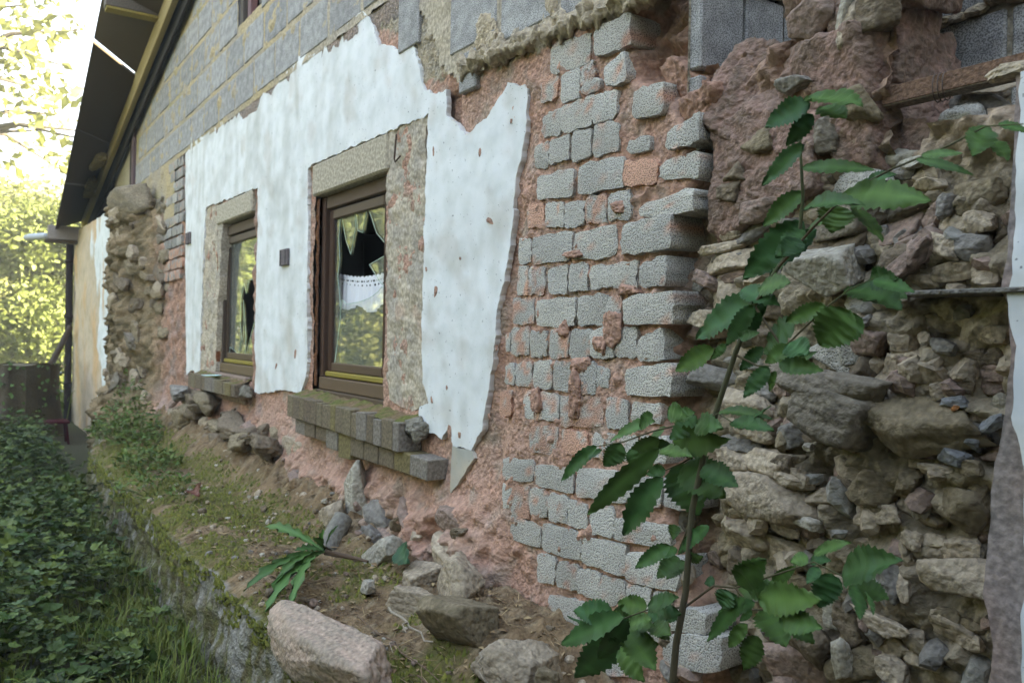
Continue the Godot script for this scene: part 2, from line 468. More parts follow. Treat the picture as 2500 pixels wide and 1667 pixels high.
const STONES := [[-1.232,2.096,-0.16,0.087,0.069,0,3],[-1.197,2.065,-0.14,0.096,0.081,-20,3],[-1.101,2.099,-0.14,0.104,0.086,25,2],[-1.095,2.152,-0.2,0.112,0.066,-25,1],[-1.065,2.189,-0.18,0.122,0.031,-8,0],[-1.045,2.143,-0.24,0.045,0.042,0,5],[-1.005,2.05,-0.14,0.046,0.075,0,3],[-1.071,2.185,-0.25,0.077,0.042,-5,7],[-1.323,1.987,-0.08,0.161,0.073,-8,2],[-1.248,2.025,-0.14,0.108,0.039,0,6],[-1.157,1.999,-0.12,0.057,0.029,10,6],[-1.181,1.979,-0.14,0.05,0.032,-20,1],[-1.131,1.943,-0.12,0.091,0.029,5,0],[-1.078,1.992,-0.14,0.082,0.041,0,0],[-0.994,1.897,-0.08,0.095,0.071,5,5],[-1.289,1.926,-0.1,0.084,0.061,-10,2],[-1.199,1.9,-0.16,0.107,0.052,15,4],[-1.248,1.924,-0.13,0.041,0.025,0,1],[-1.338,1.886,-0.24,0.176,0.082,10,4],[-1.2,1.832,-0.16,0.119,0.074,20,3],[-1.126,1.802,-0.13,0.04,0.11,-22,3],[-1.111,1.864,-0.14,0.037,0.068,-35,3],[-1.07,1.881,-0.12,0.038,0.044,0,1],[-1.041,1.83,-0.1,0.089,0.055,0,0],[-0.993,1.838,-0.1,0.062,0.054,0,0],[-1.073,1.785,-0.1,0.076,0.051,-20,0],[-1.003,1.775,-0.1,0.072,0.064,0,1],[-1.048,1.731,-0.08,0.105,0.05,0,0],[-0.983,1.718,-0.08,0.061,0.054,0,0],[-1.02,1.781,-0.07,0.034,0.022,0,6],[-1.323,1.78,-0.16,0.046,0.043,0,8],[-1.177,1.755,-0.08,0.1,0.074,30,7],[-1.329,1.801,-0.12,0.068,0.119,-8,7],[-1.133,1.71,-0.08,0.08,0.031,0,0],[-1.737,1.87,-0.04,0.079,0.022,0,0],[-1.744,1.837,-0.02,0.158,0.035,6,0],[-1.746,1.786,-0.02,0.15,0.064,0,0],[-1.683,1.861,-0.1,0.119,0.048,8,1],[-1.734,1.804,-0.1,0.107,0.039,0,1],[-1.749,1.682,-0.04,0.175,0.109,10,0],[-1.603,1.649,-0.08,0.098,0.065,-10,7],[-1.431,1.814,-0.12,0.154,0.124,-12,7],[-1.516,1.859,-0.14,0.092,0.079,0,1],[-1.7,1.747,-0.1,0.105,0.038,10,3],[-1.807,1.734,0,0.083,0.046,-20,3],[-1.454,1.995,-0.06,0.112,0.044,-10,4],[-1.76,1.98,-0.02,0.109,0.064,20,3],[-1.7,2.056,-0.01,0.081,0.054,0,7],[-1.836,1.611,-0.02,0.115,0.043,0,0],[-1.873,1.569,-0.06,0.117,0.047,0,3],[-1.377,1.511,-0.03,0.135,0.073,-20,2],[-1.312,1.54,-0.04,0.071,0.094,0,2],[-1.632,1.565,-0.08,0.1,0.075,-10,7],[-1.806,1.425,-0.04,0.165,0.075,0,1],[-1.644,1.487,-0.06,0.187,0.053,6,1],[-1.662,1.361,-0.03,0.19,0.059,-8,0],[-1.343,1.433,0.06,0.271,0.076,-6,4],[-1.327,1.358,0.07,0.237,0.135,-8,4],[-1.499,1.28,-0.02,0.074,0.062,0,1],[-1.684,1.229,-0.05,0.144,0.041,0,1],[-1.706,1.183,-0.03,0.13,0.06,0,0],[-1.569,1.194,-0.02,0.186,0.066,5,0],[-1.421,1.261,0,0.025,0.018,0,6],[-1.63,1.289,-0.05,0.127,0.056,0,0],[-1.515,1.202,-0.1,0.071,0.045,0,7],[-1.342,1.464,-0.06,0.113,0.036,8,7],[-1.269,1.552,-0.06,0.086,0.095,-20,3],[-1.29,1.475,-0.1,0.079,0.067,0,7],[-1.18,1.554,-0.05,0.064,0.05,-10,0],[-1.197,1.482,-0.04,0.059,0.074,0,0],[-1.136,1.485,-0.03,0.045,0.049,0,0],[-1.097,1.494,-0.03,0.039,0.038,0,0],[-1.171,1.517,-0.06,0.083,0.042,0,0],[-1.162,1.421,-0.03,0.087,0.065,0,0],[-1.077,1.437,-0.02,0.033,0.04,-10,0],[-1.122,1.444,-0.04,0.048,0.038,0,0],[-1.163,1.388,-0.02,0.082,0.028,5,0],[-1.109,1.601,-0.08,0.152,0.049,-10,5],[-1.071,1.543,-0.05,0.068,0.035,-12,1],[-1.115,1.56,-0.04,0.034,0.028,0,0],[-1.042,1.546,-0.08,0.054,0.035,0,0],[-1.009,1.52,-0.08,0.053,0.032,0,7],[-0.962,1.569,-0.05,0.072,0.041,-8,0],[-0.966,1.524,-0.06,0.053,0.031,0,7],[-1.022,1.485,-0.03,0.068,0.061,-20,0],[-1.021,1.448,-0.04,0.044,0.029,0,7],[-0.968,1.487,-0.06,0.063,0.041,0,3],[-0.967,1.453,-0.07,0.056,0.029,0,3],[-1.031,1.412,-0.08,0.066,0.027,0,8],[-0.945,1.415,-0.05,0.046,0.038,0,6],[-1.013,1.379,-0.08,0.065,0.037,0,0],[-0.999,1.35,-0.03,0.055,0.041,-10,1],[-0.944,1.368,-0.04,0.048,0.026,35,8],[-1.033,1.29,0,0.066,0.044,-10,8],[-0.991,1.318,-0.02,0.035,0.026,-20,8],[-1.03,1.305,-0.04,0.029,0.03,0,8],[-1.028,1.403,-0.02,0.022,0.012,10,9],[-1.1,1.34,0.03,0.218,0.104,5,5],[-0.957,1.3,-0.06,0.067,0.036,8,3],[-1.116,1.254,-0.06,0.053,0.026,0,0],[-0.992,1.265,-0.08,0.052,0.037,0,5],[-1.068,1.249,-0.09,0.066,0.03,0,0],[-1.533,1.155,-0.02,0.181,0.051,6,0],[-1.568,1.088,0,0.254,0.11,3,0],[-1.482,1.089,-0.06,0.083,0.101,-10,7],[-1.494,1.162,0,0.065,0.042,0,0],[-1.457,1.162,-0.03,0.054,0.042,0,0],[-1.377,1.13,-0.03,0.094,0.048,10,0],[-1.332,1.168,-0.06,0.078,0.092,0,7],[-1.427,1.056,0,0.084,0.037,-10,6],[-1.642,0.979,-0.02,0.123,0.061,0,0],[-1.529,1.026,-0.02,0.124,0.051,0,0],[-1.429,1.045,-0.1,0.101,0.096,0,3],[-1.523,0.946,-0.1,0.132,0.048,-8,0],[-1.356,0.818,-0.06,0.063,0.096,-10,6],[-1.305,0.814,-0.04,0.081,0.09,-10,7],[-1.424,0.722,-0.08,0.119,0.084,0,7],[-1.208,0.839,-0.04,0.101,0.038,-8,0],[-1.28,0.715,-0.03,0.135,0.15,0,5],[-1.304,0.71,0,0.044,0.096,0,6],[-1.472,0.638,-0.05,0.196,0.1,5,3],[-1.198,0.781,-0.05,0.1,0.056,0,0],[-1.311,0.985,-0.06,0.077,0.036,0,5],[-1.335,0.902,-0.08,0.045,0.059,-10,0],[-1.293,1.013,-0.1,0.06,0.037,0,0],[-1.673,0.879,-0.16,0.078,0.068,0,7],[-1.243,1.179,-0.06,0.104,0.078,-4,5],[-1.151,1.204,-0.06,0.054,0.058,-20,5],[-1.225,1.113,-0.04,0.121,0.053,6,0],[-1.126,1.124,-0.05,0.101,0.037,-8,0],[-1.01,1.162,-0.02,0.095,0.083,-4,5],[-1.066,1.236,-0.08,0.037,0.023,0,0],[-1.113,1.159,-0.1,0.049,0.055,0,4],[-1.134,1.064,-0.08,0.046,0.038,0,0],[-1.086,1.071,-0.08,0.058,0.037,0,0],[-1.016,1.066,-0.06,0.061,0.061,0,0],[-0.987,1.057,-0.08,0.041,0.048,0,4],[-0.999,1.022,0.03,0.147,0.072,-5,0],[-0.969,1.028,-0.02,0.049,0.038,0,0],[-1.185,0.948,-0.06,0.07,0.083,-10,1],[-1.14,0.944,-0.07,0.032,0.061,10,0],[-1.203,0.841,-0.04,0.13,0.035,-8,0],[-1.048,0.9,-0.08,0.076,0.036,0,5],[-1.028,0.876,-0.03,0.106,0.055,-8,0],[-0.987,0.859,-0.05,0.05,0.041,0,0],[-1.195,0.793,-0.07,0.115,0.049,-8,0],[-1.131,0.821,-0.06,0.046,0.034,0,0],[-1.153,0.779,-0.05,0.032,0.027,0,6],[-1.092,0.777,-0.06,0.106,0.043,0,0],[-1.167,0.74,-0.05,0.069,0.055,-10,0],[-1.092,0.801,-0.09,0.089,0.037,0,5],[-1.053,0.755,-0.07,0.106,0.033,0,5],[-1.276,0.714,-0.08,0.063,0.108,0,7],[-1.162,1.023,-0.08,0.043,0.055,0,0],[-0.991,1.202,-0.08,0.038,0.058,0,5],[-1.324,2.368,0,0.043,0.115,-4,0]]      # x, y, z, width, height, turn in degrees, tone
const PLASTER := [[-8.926,3.458],[-8.553,3.476],[-8.215,3.382],[-7.938,3.382],[-7.458,3.392],[-7.236,3.391],[-7.025,3.401],[-6.879,3.273],[-6.649,3.271],[-6.488,3.271],[-6.371,3.359],[-6.318,3.376],[-6.145,3.3],[-5.929,3.364],[-5.636,3.452],[-5.402,3.409],[-5.293,3.363],[-5.128,3.369],[-4.964,3.364],[-4.847,3.301],[-4.695,3.418],[-4.52,3.408],[-4.452,3.404],[-4.315,3.285],[-4.239,3.132],[-4.155,3.126],[-4.018,3.062],[-3.945,3.051],[-3.856,3.075],[-3.799,3.01],[-3.731,2.834],[-3.677,2.766],[-3.589,2.722],[-3.476,2.719],[-3.458,2.589],[-3.365,2.533],[-3.271,2.46],[-3.09,2.504],[-2.967,2.586],[-2.925,2.626],[-2.855,2.585],[-2.804,2.585],[-2.781,2.56],[-2.805,2.349],[-2.845,2.206],[-2.861,2.095],[-2.884,1.934],[-2.923,1.805],[-2.973,1.673],[-2.98,1.606],[-3.003,1.45],[-3.046,1.278],[-3.08,1.138],[-3.105,1.112],[-3.169,1.029],[-3.333,1.027],[-3.373,1.108],[-3.438,1.051],[-3.512,1.068],[-3.606,1.07],[-3.634,1.093],[-3.705,1.112],[-3.679,1.186],[-3.597,1.206],[-3.575,1.201],[-3.647,1.306],[-3.659,1.617],[-3.651,1.88],[-3.654,2.315],[-3.649,2.637],[-5.234,2.648],[-5.321,2.622],[-5.295,1.934],[-5.266,1.346],[-5.309,1.217],[-5.388,1.14],[-5.745,1.137],[-6.056,1.101],[-6.287,1.069],[-6.409,1.084],[-6.398,1.276],[-6.452,1.446],[-6.416,1.992],[-6.429,2.623],[-6.42,2.658],[-7.178,2.671],[-8.005,2.699],[-8.051,2.663],[-8.12,2.08],[-8.184,1.161],[-8.336,1.12],[-8.464,1.161],[-8.719,1.101],[-8.838,2.241]]
const PLASTER_LOW := [[-3.342,1.029],[-3.177,1.032],[-3.146,1.001],[-3.201,0.948],[-3.288,0.864],[-3.358,0.803]]
const BEIGE := [[-4.452,3.411],[-4.306,3.487],[-2.708,2.998],[-2.052,2.71],[-2.181,2.678],[-2.583,2.719],[-2.885,2.697],[-3.163,2.723],[-3.526,2.794],[-3.754,2.817],[-3.811,3.053],[-4.239,3.248]]
const JAMB_NEAR := [[-4.118,2.649],[-3.677,2.641],[-3.678,2.321],[-3.678,1.617],[-3.602,1.199],[-3.813,1.15],[-4.046,1.2],[-4.089,1.327],[-4.124,2.414]]
const JAMB_FAR := [[-8.067,2.699],[-7.66,2.675],[-7.608,2.552],[-7.473,2.492],[-7.603,1.775],[-7.639,1.17],[-8.23,1.154],[-8.175,2.084]]
const LEAVES := [[-1.063,2.042,0.493,-0.932,1.996,0.507,0.076],[-1.058,2.031,0.495,-1.149,1.996,0.522,0.054],[-1.111,1.965,0.44,-1.231,1.895,0.427,0.042],[-1.072,1.902,0.495,-0.929,1.879,0.466,0.034],[-1.175,1.883,0.351,-1.285,1.816,0.355,0.044],[-1.007,1.843,0.456,-0.832,1.811,0.442,0.068],[-1.083,1.82,0.473,-0.914,1.806,0.521,0.044],[-1.096,1.843,0.333,-1.103,1.785,0.351,0.072],[-1.199,1.808,0.302,-1.085,1.83,0.303,0.043],[-1.205,1.823,0.309,-1.341,1.694,0.355,0.073],[-1.146,1.792,0.387,-1.185,1.731,0.433,0.047],[-1.106,1.763,0.457,-1.116,1.724,0.497,0.045],[-1.233,1.733,0.335,-1.297,1.706,0.311,0.042],[-0.876,1.898,0.42,-0.775,1.854,0.404,0.019],[-0.85,1.897,0.447,-0.773,1.887,0.449,0.018],[-0.757,1.938,0.406,-0.755,1.879,0.451,0.046],[-0.736,1.939,0.404,-0.694,1.918,0.383,0.024],[-1.036,1.886,0.332,-0.96,1.891,0.345,0.03],[-1.249,1.67,0.405,-1.149,1.677,0.426,0.054],[-1.323,1.669,0.38,-1.194,1.627,0.402,0.049],[-1.286,1.646,0.379,-1.446,1.549,0.399,0.08],[-1.224,1.628,0.453,-1.316,1.535,0.438,0.04],[-1.042,1.662,0.375,-0.918,1.616,0.385,0.086],[-0.948,1.671,0.437,-0.867,1.645,0.428,0.033],[-0.97,1.677,0.411,-0.9,1.674,0.431,0.044],[-0.968,1.612,0.479,-1.036,1.542,0.478,0.079],[-1.059,1.625,0.428,-1.171,1.59,0.413,0.035],[-1.152,1.59,0.4,-1.251,1.519,0.384,0.076],[-1.107,1.545,0.484,-1.054,1.523,0.488,0.057],[-1.143,1.502,0.466,-1.031,1.491,0.469,0.037],[-1.105,1.539,0.481,-1.166,1.502,0.483,0.034],[-1.266,1.534,0.366,-1.32,1.477,0.382,0.032],[-1.168,1.494,0.469,-1.202,1.425,0.508,0.035],[-1.187,1.483,0.419,-1.222,1.435,0.396,0.02],[-1.369,1.529,0.419,-1.507,1.468,0.409,0.049],[-1.267,1.556,0.447,-1.178,1.567,0.488,0.023],[-1.346,1.54,0.403,-1.377,1.501,0.421,0.021],[-1.672,1.32,0.313,-1.847,1.244,0.326,0.044],[-1.904,1.225,0.326,-2.058,1.095,0.345,0.045],[-1.743,1.254,0.373,-1.781,1.187,0.404,0.057],[-1.659,1.276,0.31,-1.816,1.201,0.288,0.047],[-1.527,1.271,0.437,-1.8,1.051,0.448,0.052],[-1.425,1.362,0.414,-1.477,1.3,0.452,0.05],[-1.518,1.29,0.398,-1.303,1.319,0.432,0.075],[-1.56,1.259,0.402,-1.405,1.266,0.446,0.049],[-1.515,1.198,0.433,-1.684,1.014,0.415,0.07],[-1.569,1.205,0.373,-1.601,1.192,0.412,0.035],[-1.527,1.227,0.37,-1.466,1.103,0.355,0.1],[-1.48,1.235,0.395,-1.344,1.175,0.396,0.093],[-1.393,1.242,0.424,-1.277,1.212,0.429,0.057],[-1.413,1.368,0.352,-1.24,1.367,0.355,0.033],[-1.34,1.353,0.384,-1.183,1.352,0.426,0.043],[-1.438,1.378,0.496,-1.353,1.372,0.516,0.045],[-1.528,1.338,0.317,-1.574,1.289,0.345,0.049],[-1.403,1.346,0.436,-1.289,1.349,0.472,0.054],[-1.624,1.348,0.369,-1.701,1.298,0.344,0.04],[-1.369,1.104,0.422,-1.49,1.006,0.402,0.035],[-1.465,1.04,0.452,-1.559,0.966,0.485,0.038],[-1.504,0.992,0.382,-1.537,0.937,0.427,0.047],[-1.571,1.057,0.335,-1.531,1.031,0.38,0.031],[-1.463,1.007,0.393,-1.385,1.029,0.424,0.034],[-1.675,0.811,0.451,-1.786,0.795,0.499,0.064],[-1.584,0.836,0.495,-1.878,0.665,0.468,0.066],[-1.796,0.71,0.303,-2,0.494,0.317,0.094],[-1.805,0.657,0.307,-1.677,0.601,0.329,0.071],[-1.667,0.759,0.407,-1.533,0.702,0.43,0.078],[-1.608,0.839,0.388,-1.741,0.809,0.38,0.049],[-1.501,0.886,0.49,-1.368,0.949,0.518,0.048],[-1.698,0.784,0.301,-1.599,0.79,0.279,0.049],[-1.639,0.79,0.426,-1.561,0.825,0.419,0.052],[-1.594,0.795,0.382,-1.497,0.8,0.414,0.052],[-1.708,0.798,0.371,-1.723,0.793,0.415,0.036],[-1.662,0.789,0.444,-1.716,0.74,0.458,0.062],[-1.353,0.939,0.336,-1.203,0.99,0.339,0.046],[-1.254,1.001,0.453,-1.135,1.092,0.502,0.059],[-1.266,0.98,0.315,-1.216,1.031,0.296,0.029],[-1.196,0.983,0.448,-1.011,1.037,0.485,0.065],[-1.283,0.913,0.318,-1.195,0.857,0.354,0.081],[-1.132,0.964,0.457,-1.011,0.98,0.482,0.053],[-1.072,1.058,0.368,-1.099,0.978,0.374,0.053],[-1.04,1.06,0.373,-0.89,1.134,0.411,0.077],[-1.018,1.049,0.366,-0.946,1.035,0.361,0.047],[-0.941,1.085,0.487,-0.899,1.039,0.531,0.039],[-1.026,1.126,0.494,-0.92,1.176,0.528,0.03],[-1.164,1.051,0.317,-1.125,1.063,0.295,0.032],[-1.074,1.076,0.411,-1.074,1.047,0.45,0.024],[-1.052,1.111,0.477,-1.08,1.098,0.498,0.029],[-1.2,0.991,0.491,-1.323,0.852,0.473,0.037],[-1.313,0.873,0.344,-1.373,0.797,0.341,0.034],[-1.295,0.912,0.351,-1.335,0.874,0.346,0.018],[-1.298,0.846,0.324,-1.336,0.751,0.324,0.053],[-1.452,0.935,0.306,-1.476,0.924,0.319,0.031],[-1.243,0.993,0.489,-1.259,0.953,0.495,0.048]]      # foot, tip, width
const STEM := [[-1.49,0.628,0.42],[-1.481,0.688,0.42],[-1.472,0.788,0.42],[-1.443,0.926,0.42],[-1.427,1.133,0.42],[-1.398,1.285,0.41],[-1.36,1.394,0.41],[-1.319,1.52,0.4],[-1.265,1.631,0.4],[-1.208,1.718,0.39],[-1.156,1.773,0.39],[-1.149,1.867,0.39],[-1.16,1.992,0.39],[-1.14,2.071,0.39]]
const TWIGS := [[[-1.2,1.715,0.4],[-1.112,1.796,0.4],[-1.021,1.857,0.41],[-0.934,1.888,0.41],[-0.814,1.912,0.42],[-0.744,1.932,0.43],[-0.678,1.921,0.44]],[[-1.264,1.626,0.4],[-1.176,1.533,0.41],[-1.124,1.572,0.42],[-1.062,1.622,0.42],[-1.012,1.656,0.42],[-0.953,1.675,0.43]],[[-1.319,1.515,0.4],[-1.255,1.492,0.4],[-1.21,1.494,0.41]],[[-1.392,1.302,0.41],[-1.477,1.336,0.42],[-1.57,1.31,0.42],[-1.686,1.268,0.42],[-1.784,1.245,0.43]],[[-1.398,1.285,0.41],[-1.46,1.244,0.42],[-1.52,1.216,0.42]],[[-1.398,1.285,0.41],[-1.419,1.347,0.42],[-1.35,1.375,0.42],[-1.31,1.36,0.42]],[[-1.427,1.112,0.42],[-1.468,1.026,0.42]],[[-1.447,0.887,0.42],[-1.556,0.856,0.42],[-1.656,0.8,0.43],[-1.705,0.8,0.43]],[[-1.447,0.887,0.42],[-1.371,0.958,0.4],[-1.321,0.963,0.38],[-1.218,1.018,0.37],[-1.123,1.069,0.36],[-1.048,1.055,0.36],[-1.021,1.046,0.36]],[[-1.321,0.963,0.38],[-1.269,0.926,0.38],[-1.232,0.937,0.38],[-1.192,0.932,0.38]]]
const TONE := [[Color(0.58, 0.475, 0.34), Color(0.42, 0.335, 0.235)], [Color(0.34, 0.31, 0.27), Color(0.24, 0.215, 0.18)], [Color(0.46, 0.43, 0.37), Color(0.34, 0.32, 0.27)], [Color(0.41, 0.285, 0.225), Color(0.31, 0.23, 0.18)], [Color(0.30, 0.255, 0.19), Color(0.19, 0.16, 0.12)], [Color(0.34, 0.27, 0.17), Color(0.245, 0.195, 0.12)], [Color(0.58, 0.53, 0.43), Color(0.46, 0.41, 0.32)], [Color(0.26, 0.20, 0.135), Color(0.18, 0.14, 0.095)], [Color(0.31, 0.31, 0.31), Color(0.22, 0.22, 0.22)], [Color(0.48, 0.21, 0.07), Color(0.36, 0.16, 0.06)]]
const PINK := Color(0.62, 0.365, 0.26)
const BROWNPINK := Color(0.43, 0.26, 0.19)
const SAND := Color(0.57, 0.465, 0.325)
const PUMICE := Color(0.52, 0.495, 0.445)
const WHITE := Color(0.76, 0.765, 0.76)
const FRAME := Color(0.088, 0.052, 0.036)

var beige2 := PackedVector2Array()
var house: Node3D

func v2(a: Array) -> PackedVector2Array:
	var r := PackedVector2Array()
	for q in a: r.append(Vector2(q[0], q[1]))
	return r
func v3(a: Array) -> Vector3:
	return Vector3(a[0], a[1], a[2])

func _ready() -> void:
	rng.seed = 7
	nz.seed = 3
	nz.noise_type = FastNoiseLite.TYPE_SIMPLEX_SMOOTH
	nz.frequency = 1.0
	nz.fractal_octaves = 3
	nr.seed = 5
	nr.noise_type = FastNoiseLite.TYPE_SIMPLEX_SMOOTH
	nr.fractal_type = FastNoiseLite.FRACTAL_RIDGED
	nr.frequency = 1.0
	nr.fractal_octaves = 3
	# camera
	var cam := Camera3D.new()
	cam.name = "camera"
	add_child(cam)
	cam.basis = Basis(Vector3.UP, deg_to_rad(56.1)) * Basis(Vector3.RIGHT, deg_to_rad(-0.4)) * Basis(Vector3.BACK, deg_to_rad(1.1))
	cam.position = Vector3(0, 1.55, 1.92)
	cam.keep_aspect = Camera3D.KEEP_HEIGHT
	cam.near = 0.05
	cam.far = 600.0
	var ca := CameraAttributesPhysical.new()
	ca.frustum_focal_length = 29.08
	ca.frustum_focus_distance = 2.5
	ca.exposure_aperture = 5.0
	ca.frustum_near = 0.05
	ca.frustum_far = 600.0
	cam.attributes = ca
	cam.fov = 44.84
	cam.current = true
	# sky, sun, exposure
	var env := Environment.new()
	env.background_mode = Environment.BG_SKY
	var sm := ProceduralSkyMaterial.new()
	sm.sky_top_color = Color(0.73, 0.82, 0.95)
	sm.sky_horizon_color = Color(0.95, 0.96, 0.97)
	sm.sky_curve = 0.20
	sm.ground_bottom_color = Color(0.20, 0.20, 0.14)
	sm.ground_horizon_color = Color(0.45, 0.47, 0.42)
	sm.sky_energy_multiplier = 0.55
	var sky := Sky.new()
	sky.sky_material = sm
	env.sky = sky
	env.tonemap_mode = Environment.TONE_MAPPER_LINEAR
	env.tonemap_exposure = 14.2
	env.fog_enabled = true
	env.fog_density = 0.0032
	env.fog_light_color = Color(0.96, 0.97, 0.92)
	env.sdfgi_enabled = true
	env.ssao_enabled = true
	env.ssil_enabled = true
	var we := WorldEnvironment.new()
	we.name = "environment"
	we.environment = env
	add_child(we)
	var sun := DirectionalLight3D.new()
	sun.name = "sun"
	sun.light_energy = 1.6
	sun.light_color = Color(1.0, 0.95, 0.84)
	sun.light_angular_distance = 0.5
	sun.shadow_enabled = true
	add_child(sun)
	sun.look_at_from_position(Vector3.ZERO, -Vector3(0.42, 0.52, -0.74).normalized())
	materials()
	beige2 = v2(BEIGE)
	ground()
	house = thing("house", Vector3.ZERO, "derelict grey block house with fallen white plaster and two smashed windows", "house")
	shell()
	main_wall()
	far_wall()
	blocks()
	plaster()
	near_window()
	far_window()
	upper_window()
	sills()
	rubble()
	pier()
	roof()
	ledge()
	ledge_stones()
	litter()
	ledge_plants()
	yard()
	undergrowth()
	sapling()
	trees()

# ---- setting
func ground_y(x: float, z: float) -> float:
	var d := Vector2(x, z).length()
	return fb(x * 0.35, z * 0.35) * 0.10 * ss(0.0, 6.0, d) + fb(x * 1.8, z * 1.8, 4.0) * 0.03 - 0.02 + ss(16.0, 60.0, -x) * 0.5
func ground() -> void:
	var mb := MB.new()
	var n := 90
	for j in n:
		for i in n:
			var sx := (float(i) / (n - 1)) * 2.0 - 1.0
			var sz := (float(j) / (n - 1)) * 2.0 - 1.0
			var x := -6.0 + signf(sx) * pow(absf(sx), 3.2) * 260.0
			var z := 3.0 + signf(sz) * pow(absf(sz), 3.2) * 260.0
			var k := clampf(0.5 + fb(x * 0.5, z * 0.5, 2.0) * 1.4, 0.0, 1.0)
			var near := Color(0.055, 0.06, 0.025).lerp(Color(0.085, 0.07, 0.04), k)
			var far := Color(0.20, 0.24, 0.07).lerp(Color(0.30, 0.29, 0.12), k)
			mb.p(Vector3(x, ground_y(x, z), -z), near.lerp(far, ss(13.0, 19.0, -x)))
	mb.grid(n, n, 0)
	for k in mb.v.size():
		mb.v[k].z = -mb.v[k].z
	for k in range(0, mb.ix.size(), 3):
		var s := mb.ix[k + 1]
		mb.ix[k + 1] = mb.ix[k + 2]
		mb.ix[k + 2] = s
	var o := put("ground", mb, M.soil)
	tag(o, "mossy bare ground running from the wall to the sunny meadow", "ground", "", "structure")
	if o.mesh == null:
		print("no ground")

# ---- the house
func shell() -> void:
	var mb := MB.new()
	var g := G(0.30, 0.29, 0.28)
	var lo := Vector3(-15.9, 3.3, 0)
	var rise := 0.23
	# rear and side walls, floor
	for k in 10: mb.box(Vector3(-14.9 + 2.0 * k, 1.7 + 0.23 * k + 0.0, -8.0), Vector3(2.0, 4.4 + 0.46 * k, 0.2), g)
	mb.box(Vector3(-15.8, 1.78, -4.0), Vector3(0.2, 3.56, 8.0), g)
	mb.box(Vector3(4.6, 3.9, -4.0), Vector3(0.2, 8.0, 8.0), g)
	mb.box(Vector3(-5.6, 0.1, -4.2), Vector3(20.4, 0.2, 7.6), g)
	put("rear_wall", mb, M.dark, house)
	# inner leaf of the front wall, with holes for the windows
	var fl := MB.new()
	for r in [[-15.7, -7.7, 0.0, 6.0], [-7.7, -6.5, 0.0, 1.12], [-7.7, -6.5, 2.62, 6.0], [-6.5, -5.3, 0.0, 6.0], [-5.3, -4.05, 0.0, 1.12], [-5.3, -4.05, 2.66, 6.0], [-4.05, -2.5, 0.0, 6.0]]:
		var top: float = r[3]
		if top > 5.0:
			top = minf(6.0, 3.2 + rise * (r[0] + 15.9))
		if r[0] == -15.7:
			for k in 4:
				var a := -15.7 + 2.0 * k
				fl.box(Vector3(a + 1.0, (3.0 + rise * 2.0 * k) * 0.5, -0.32), Vector3(2.0, 3.0 + rise * 2.0 * k, 0.16), g)
			continue
		fl.box(Vector3((r[0] + r[1]) * 0.5, (r[2] + top) * 0.5, -0.32), Vector3(r[1] - r[0], top - r[2], 0.16), g)
	fl.box(Vector3(-2.6, 1.5, -0.6), Vector3(0.14, 3.0, 0.9), g)
	fl.box(Vector3(1.0, 1.0, -0.75), Vector3(7.1, 2.0, 0.2), g)
	fl.box(Vector3(1.0, 4.9, -0.75), Vector3(7.1, 6.0, 0.2), g)
	put("inner_wall", fl, M.dark, house)

const BREAK := [[0.0, -1.72], [0.55, -1.80], [0.8, -1.90], [1.05, -1.96], [1.5, -1.97], [1.9, -2.0], [1.98, -1.95], [2.06, -1.88], [2.2, -1.86], [2.3, -1.96], [2.38, -2.0], [2.44, -2.16], [2.75, -2.17]]
func edge_x(y: float) -> float:      # where the brickwork breaks off towards the rubble
	for k in BREAK.size() - 1:
		if y < BREAK[k + 1][0]:
			return lerpf(BREAK[k][1], BREAK[k + 1][1], clampf((y - BREAK[k][0]) / (BREAK[k + 1][0] - BREAK[k][0]), 0.0, 1.0)) + fb(y * 5.0, 3.0) * 0.03
	return -2.14
func lowness(x: float, y: float) -> float:
	return ss(0.98 + fb(x * 1.5, 2.0) * 0.12, 0.45, y) * ss(-2.75, -3.1, x)
func wall_z(x: float, y: float) -> float:
	var near := ss(-6.5, -5.2, x)
	var z := -0.022 + fb(x * 2.6, y * 2.6) * 0.016 + fb(x * 11.0, y * 11.0, 5.0) * (0.010 - 0.004 * ss(-3.0, -2.8, x)) + fb(x * 38.0, y * 38.0, 8.0) * 0.006 * near
	z += 0.013 * ss(-3.0, -2.8, x)
	var low := lowness(x, y)
	z += low * (0.10 + rg(x * 3.2, y * 4.2, 2.0) * 0.08 + fb(x * 9.0, y * 9.0, 1.0) * 0.055)
	# lumps of mortar squeezed out between the bricks
	z += maxf(0.0, fb(x * 13.0, y * 13.0, 21.0) - 0.2) * 0.045 * ss(-3.0, -2.8, x)
	# eroded channel beside the plaster edge
	var ex := -2.86 - (2.45 - y) * 0.13
	z -= 0.022 * exp(-pow((x - ex - 0.06) / 0.05, 2.0)) * ss(2.6, 2.3, y) * ss(0.8, 1.0, y)
	if Geometry2D.is_point_in_polygon(Vector2(x, y), beige2):
		z += 0.004 + fb(x * 5.0, y * 5.0, 31.0) * 0.016 - maxf(0.0, fb(x * 19.0, y * 19.0, 33.0) - 0.28) * 0.06
	# the break to the rubble
	var k := ss(edge_x(y) - 0.01, edge_x(y) + 0.05, x)
	z -= k * (0.145 - 0.075 * ss(0.08, 0.3, x - edge_x(y)) - rg(x * 4.0, y * 5.0, 9.0) * 0.04 - fb(x * 9.0, y * 11.0, 6.0) * 0.05 - rg(x * 16.0, y * 20.0, 6.0) * 0.012)
	# a square recess where a tie was
	if x > -3.66 and x < -3.36 and y > 2.44 + (x + 3.66) * 0.1 and y < 2.70:
		z -= 0.035
	return z
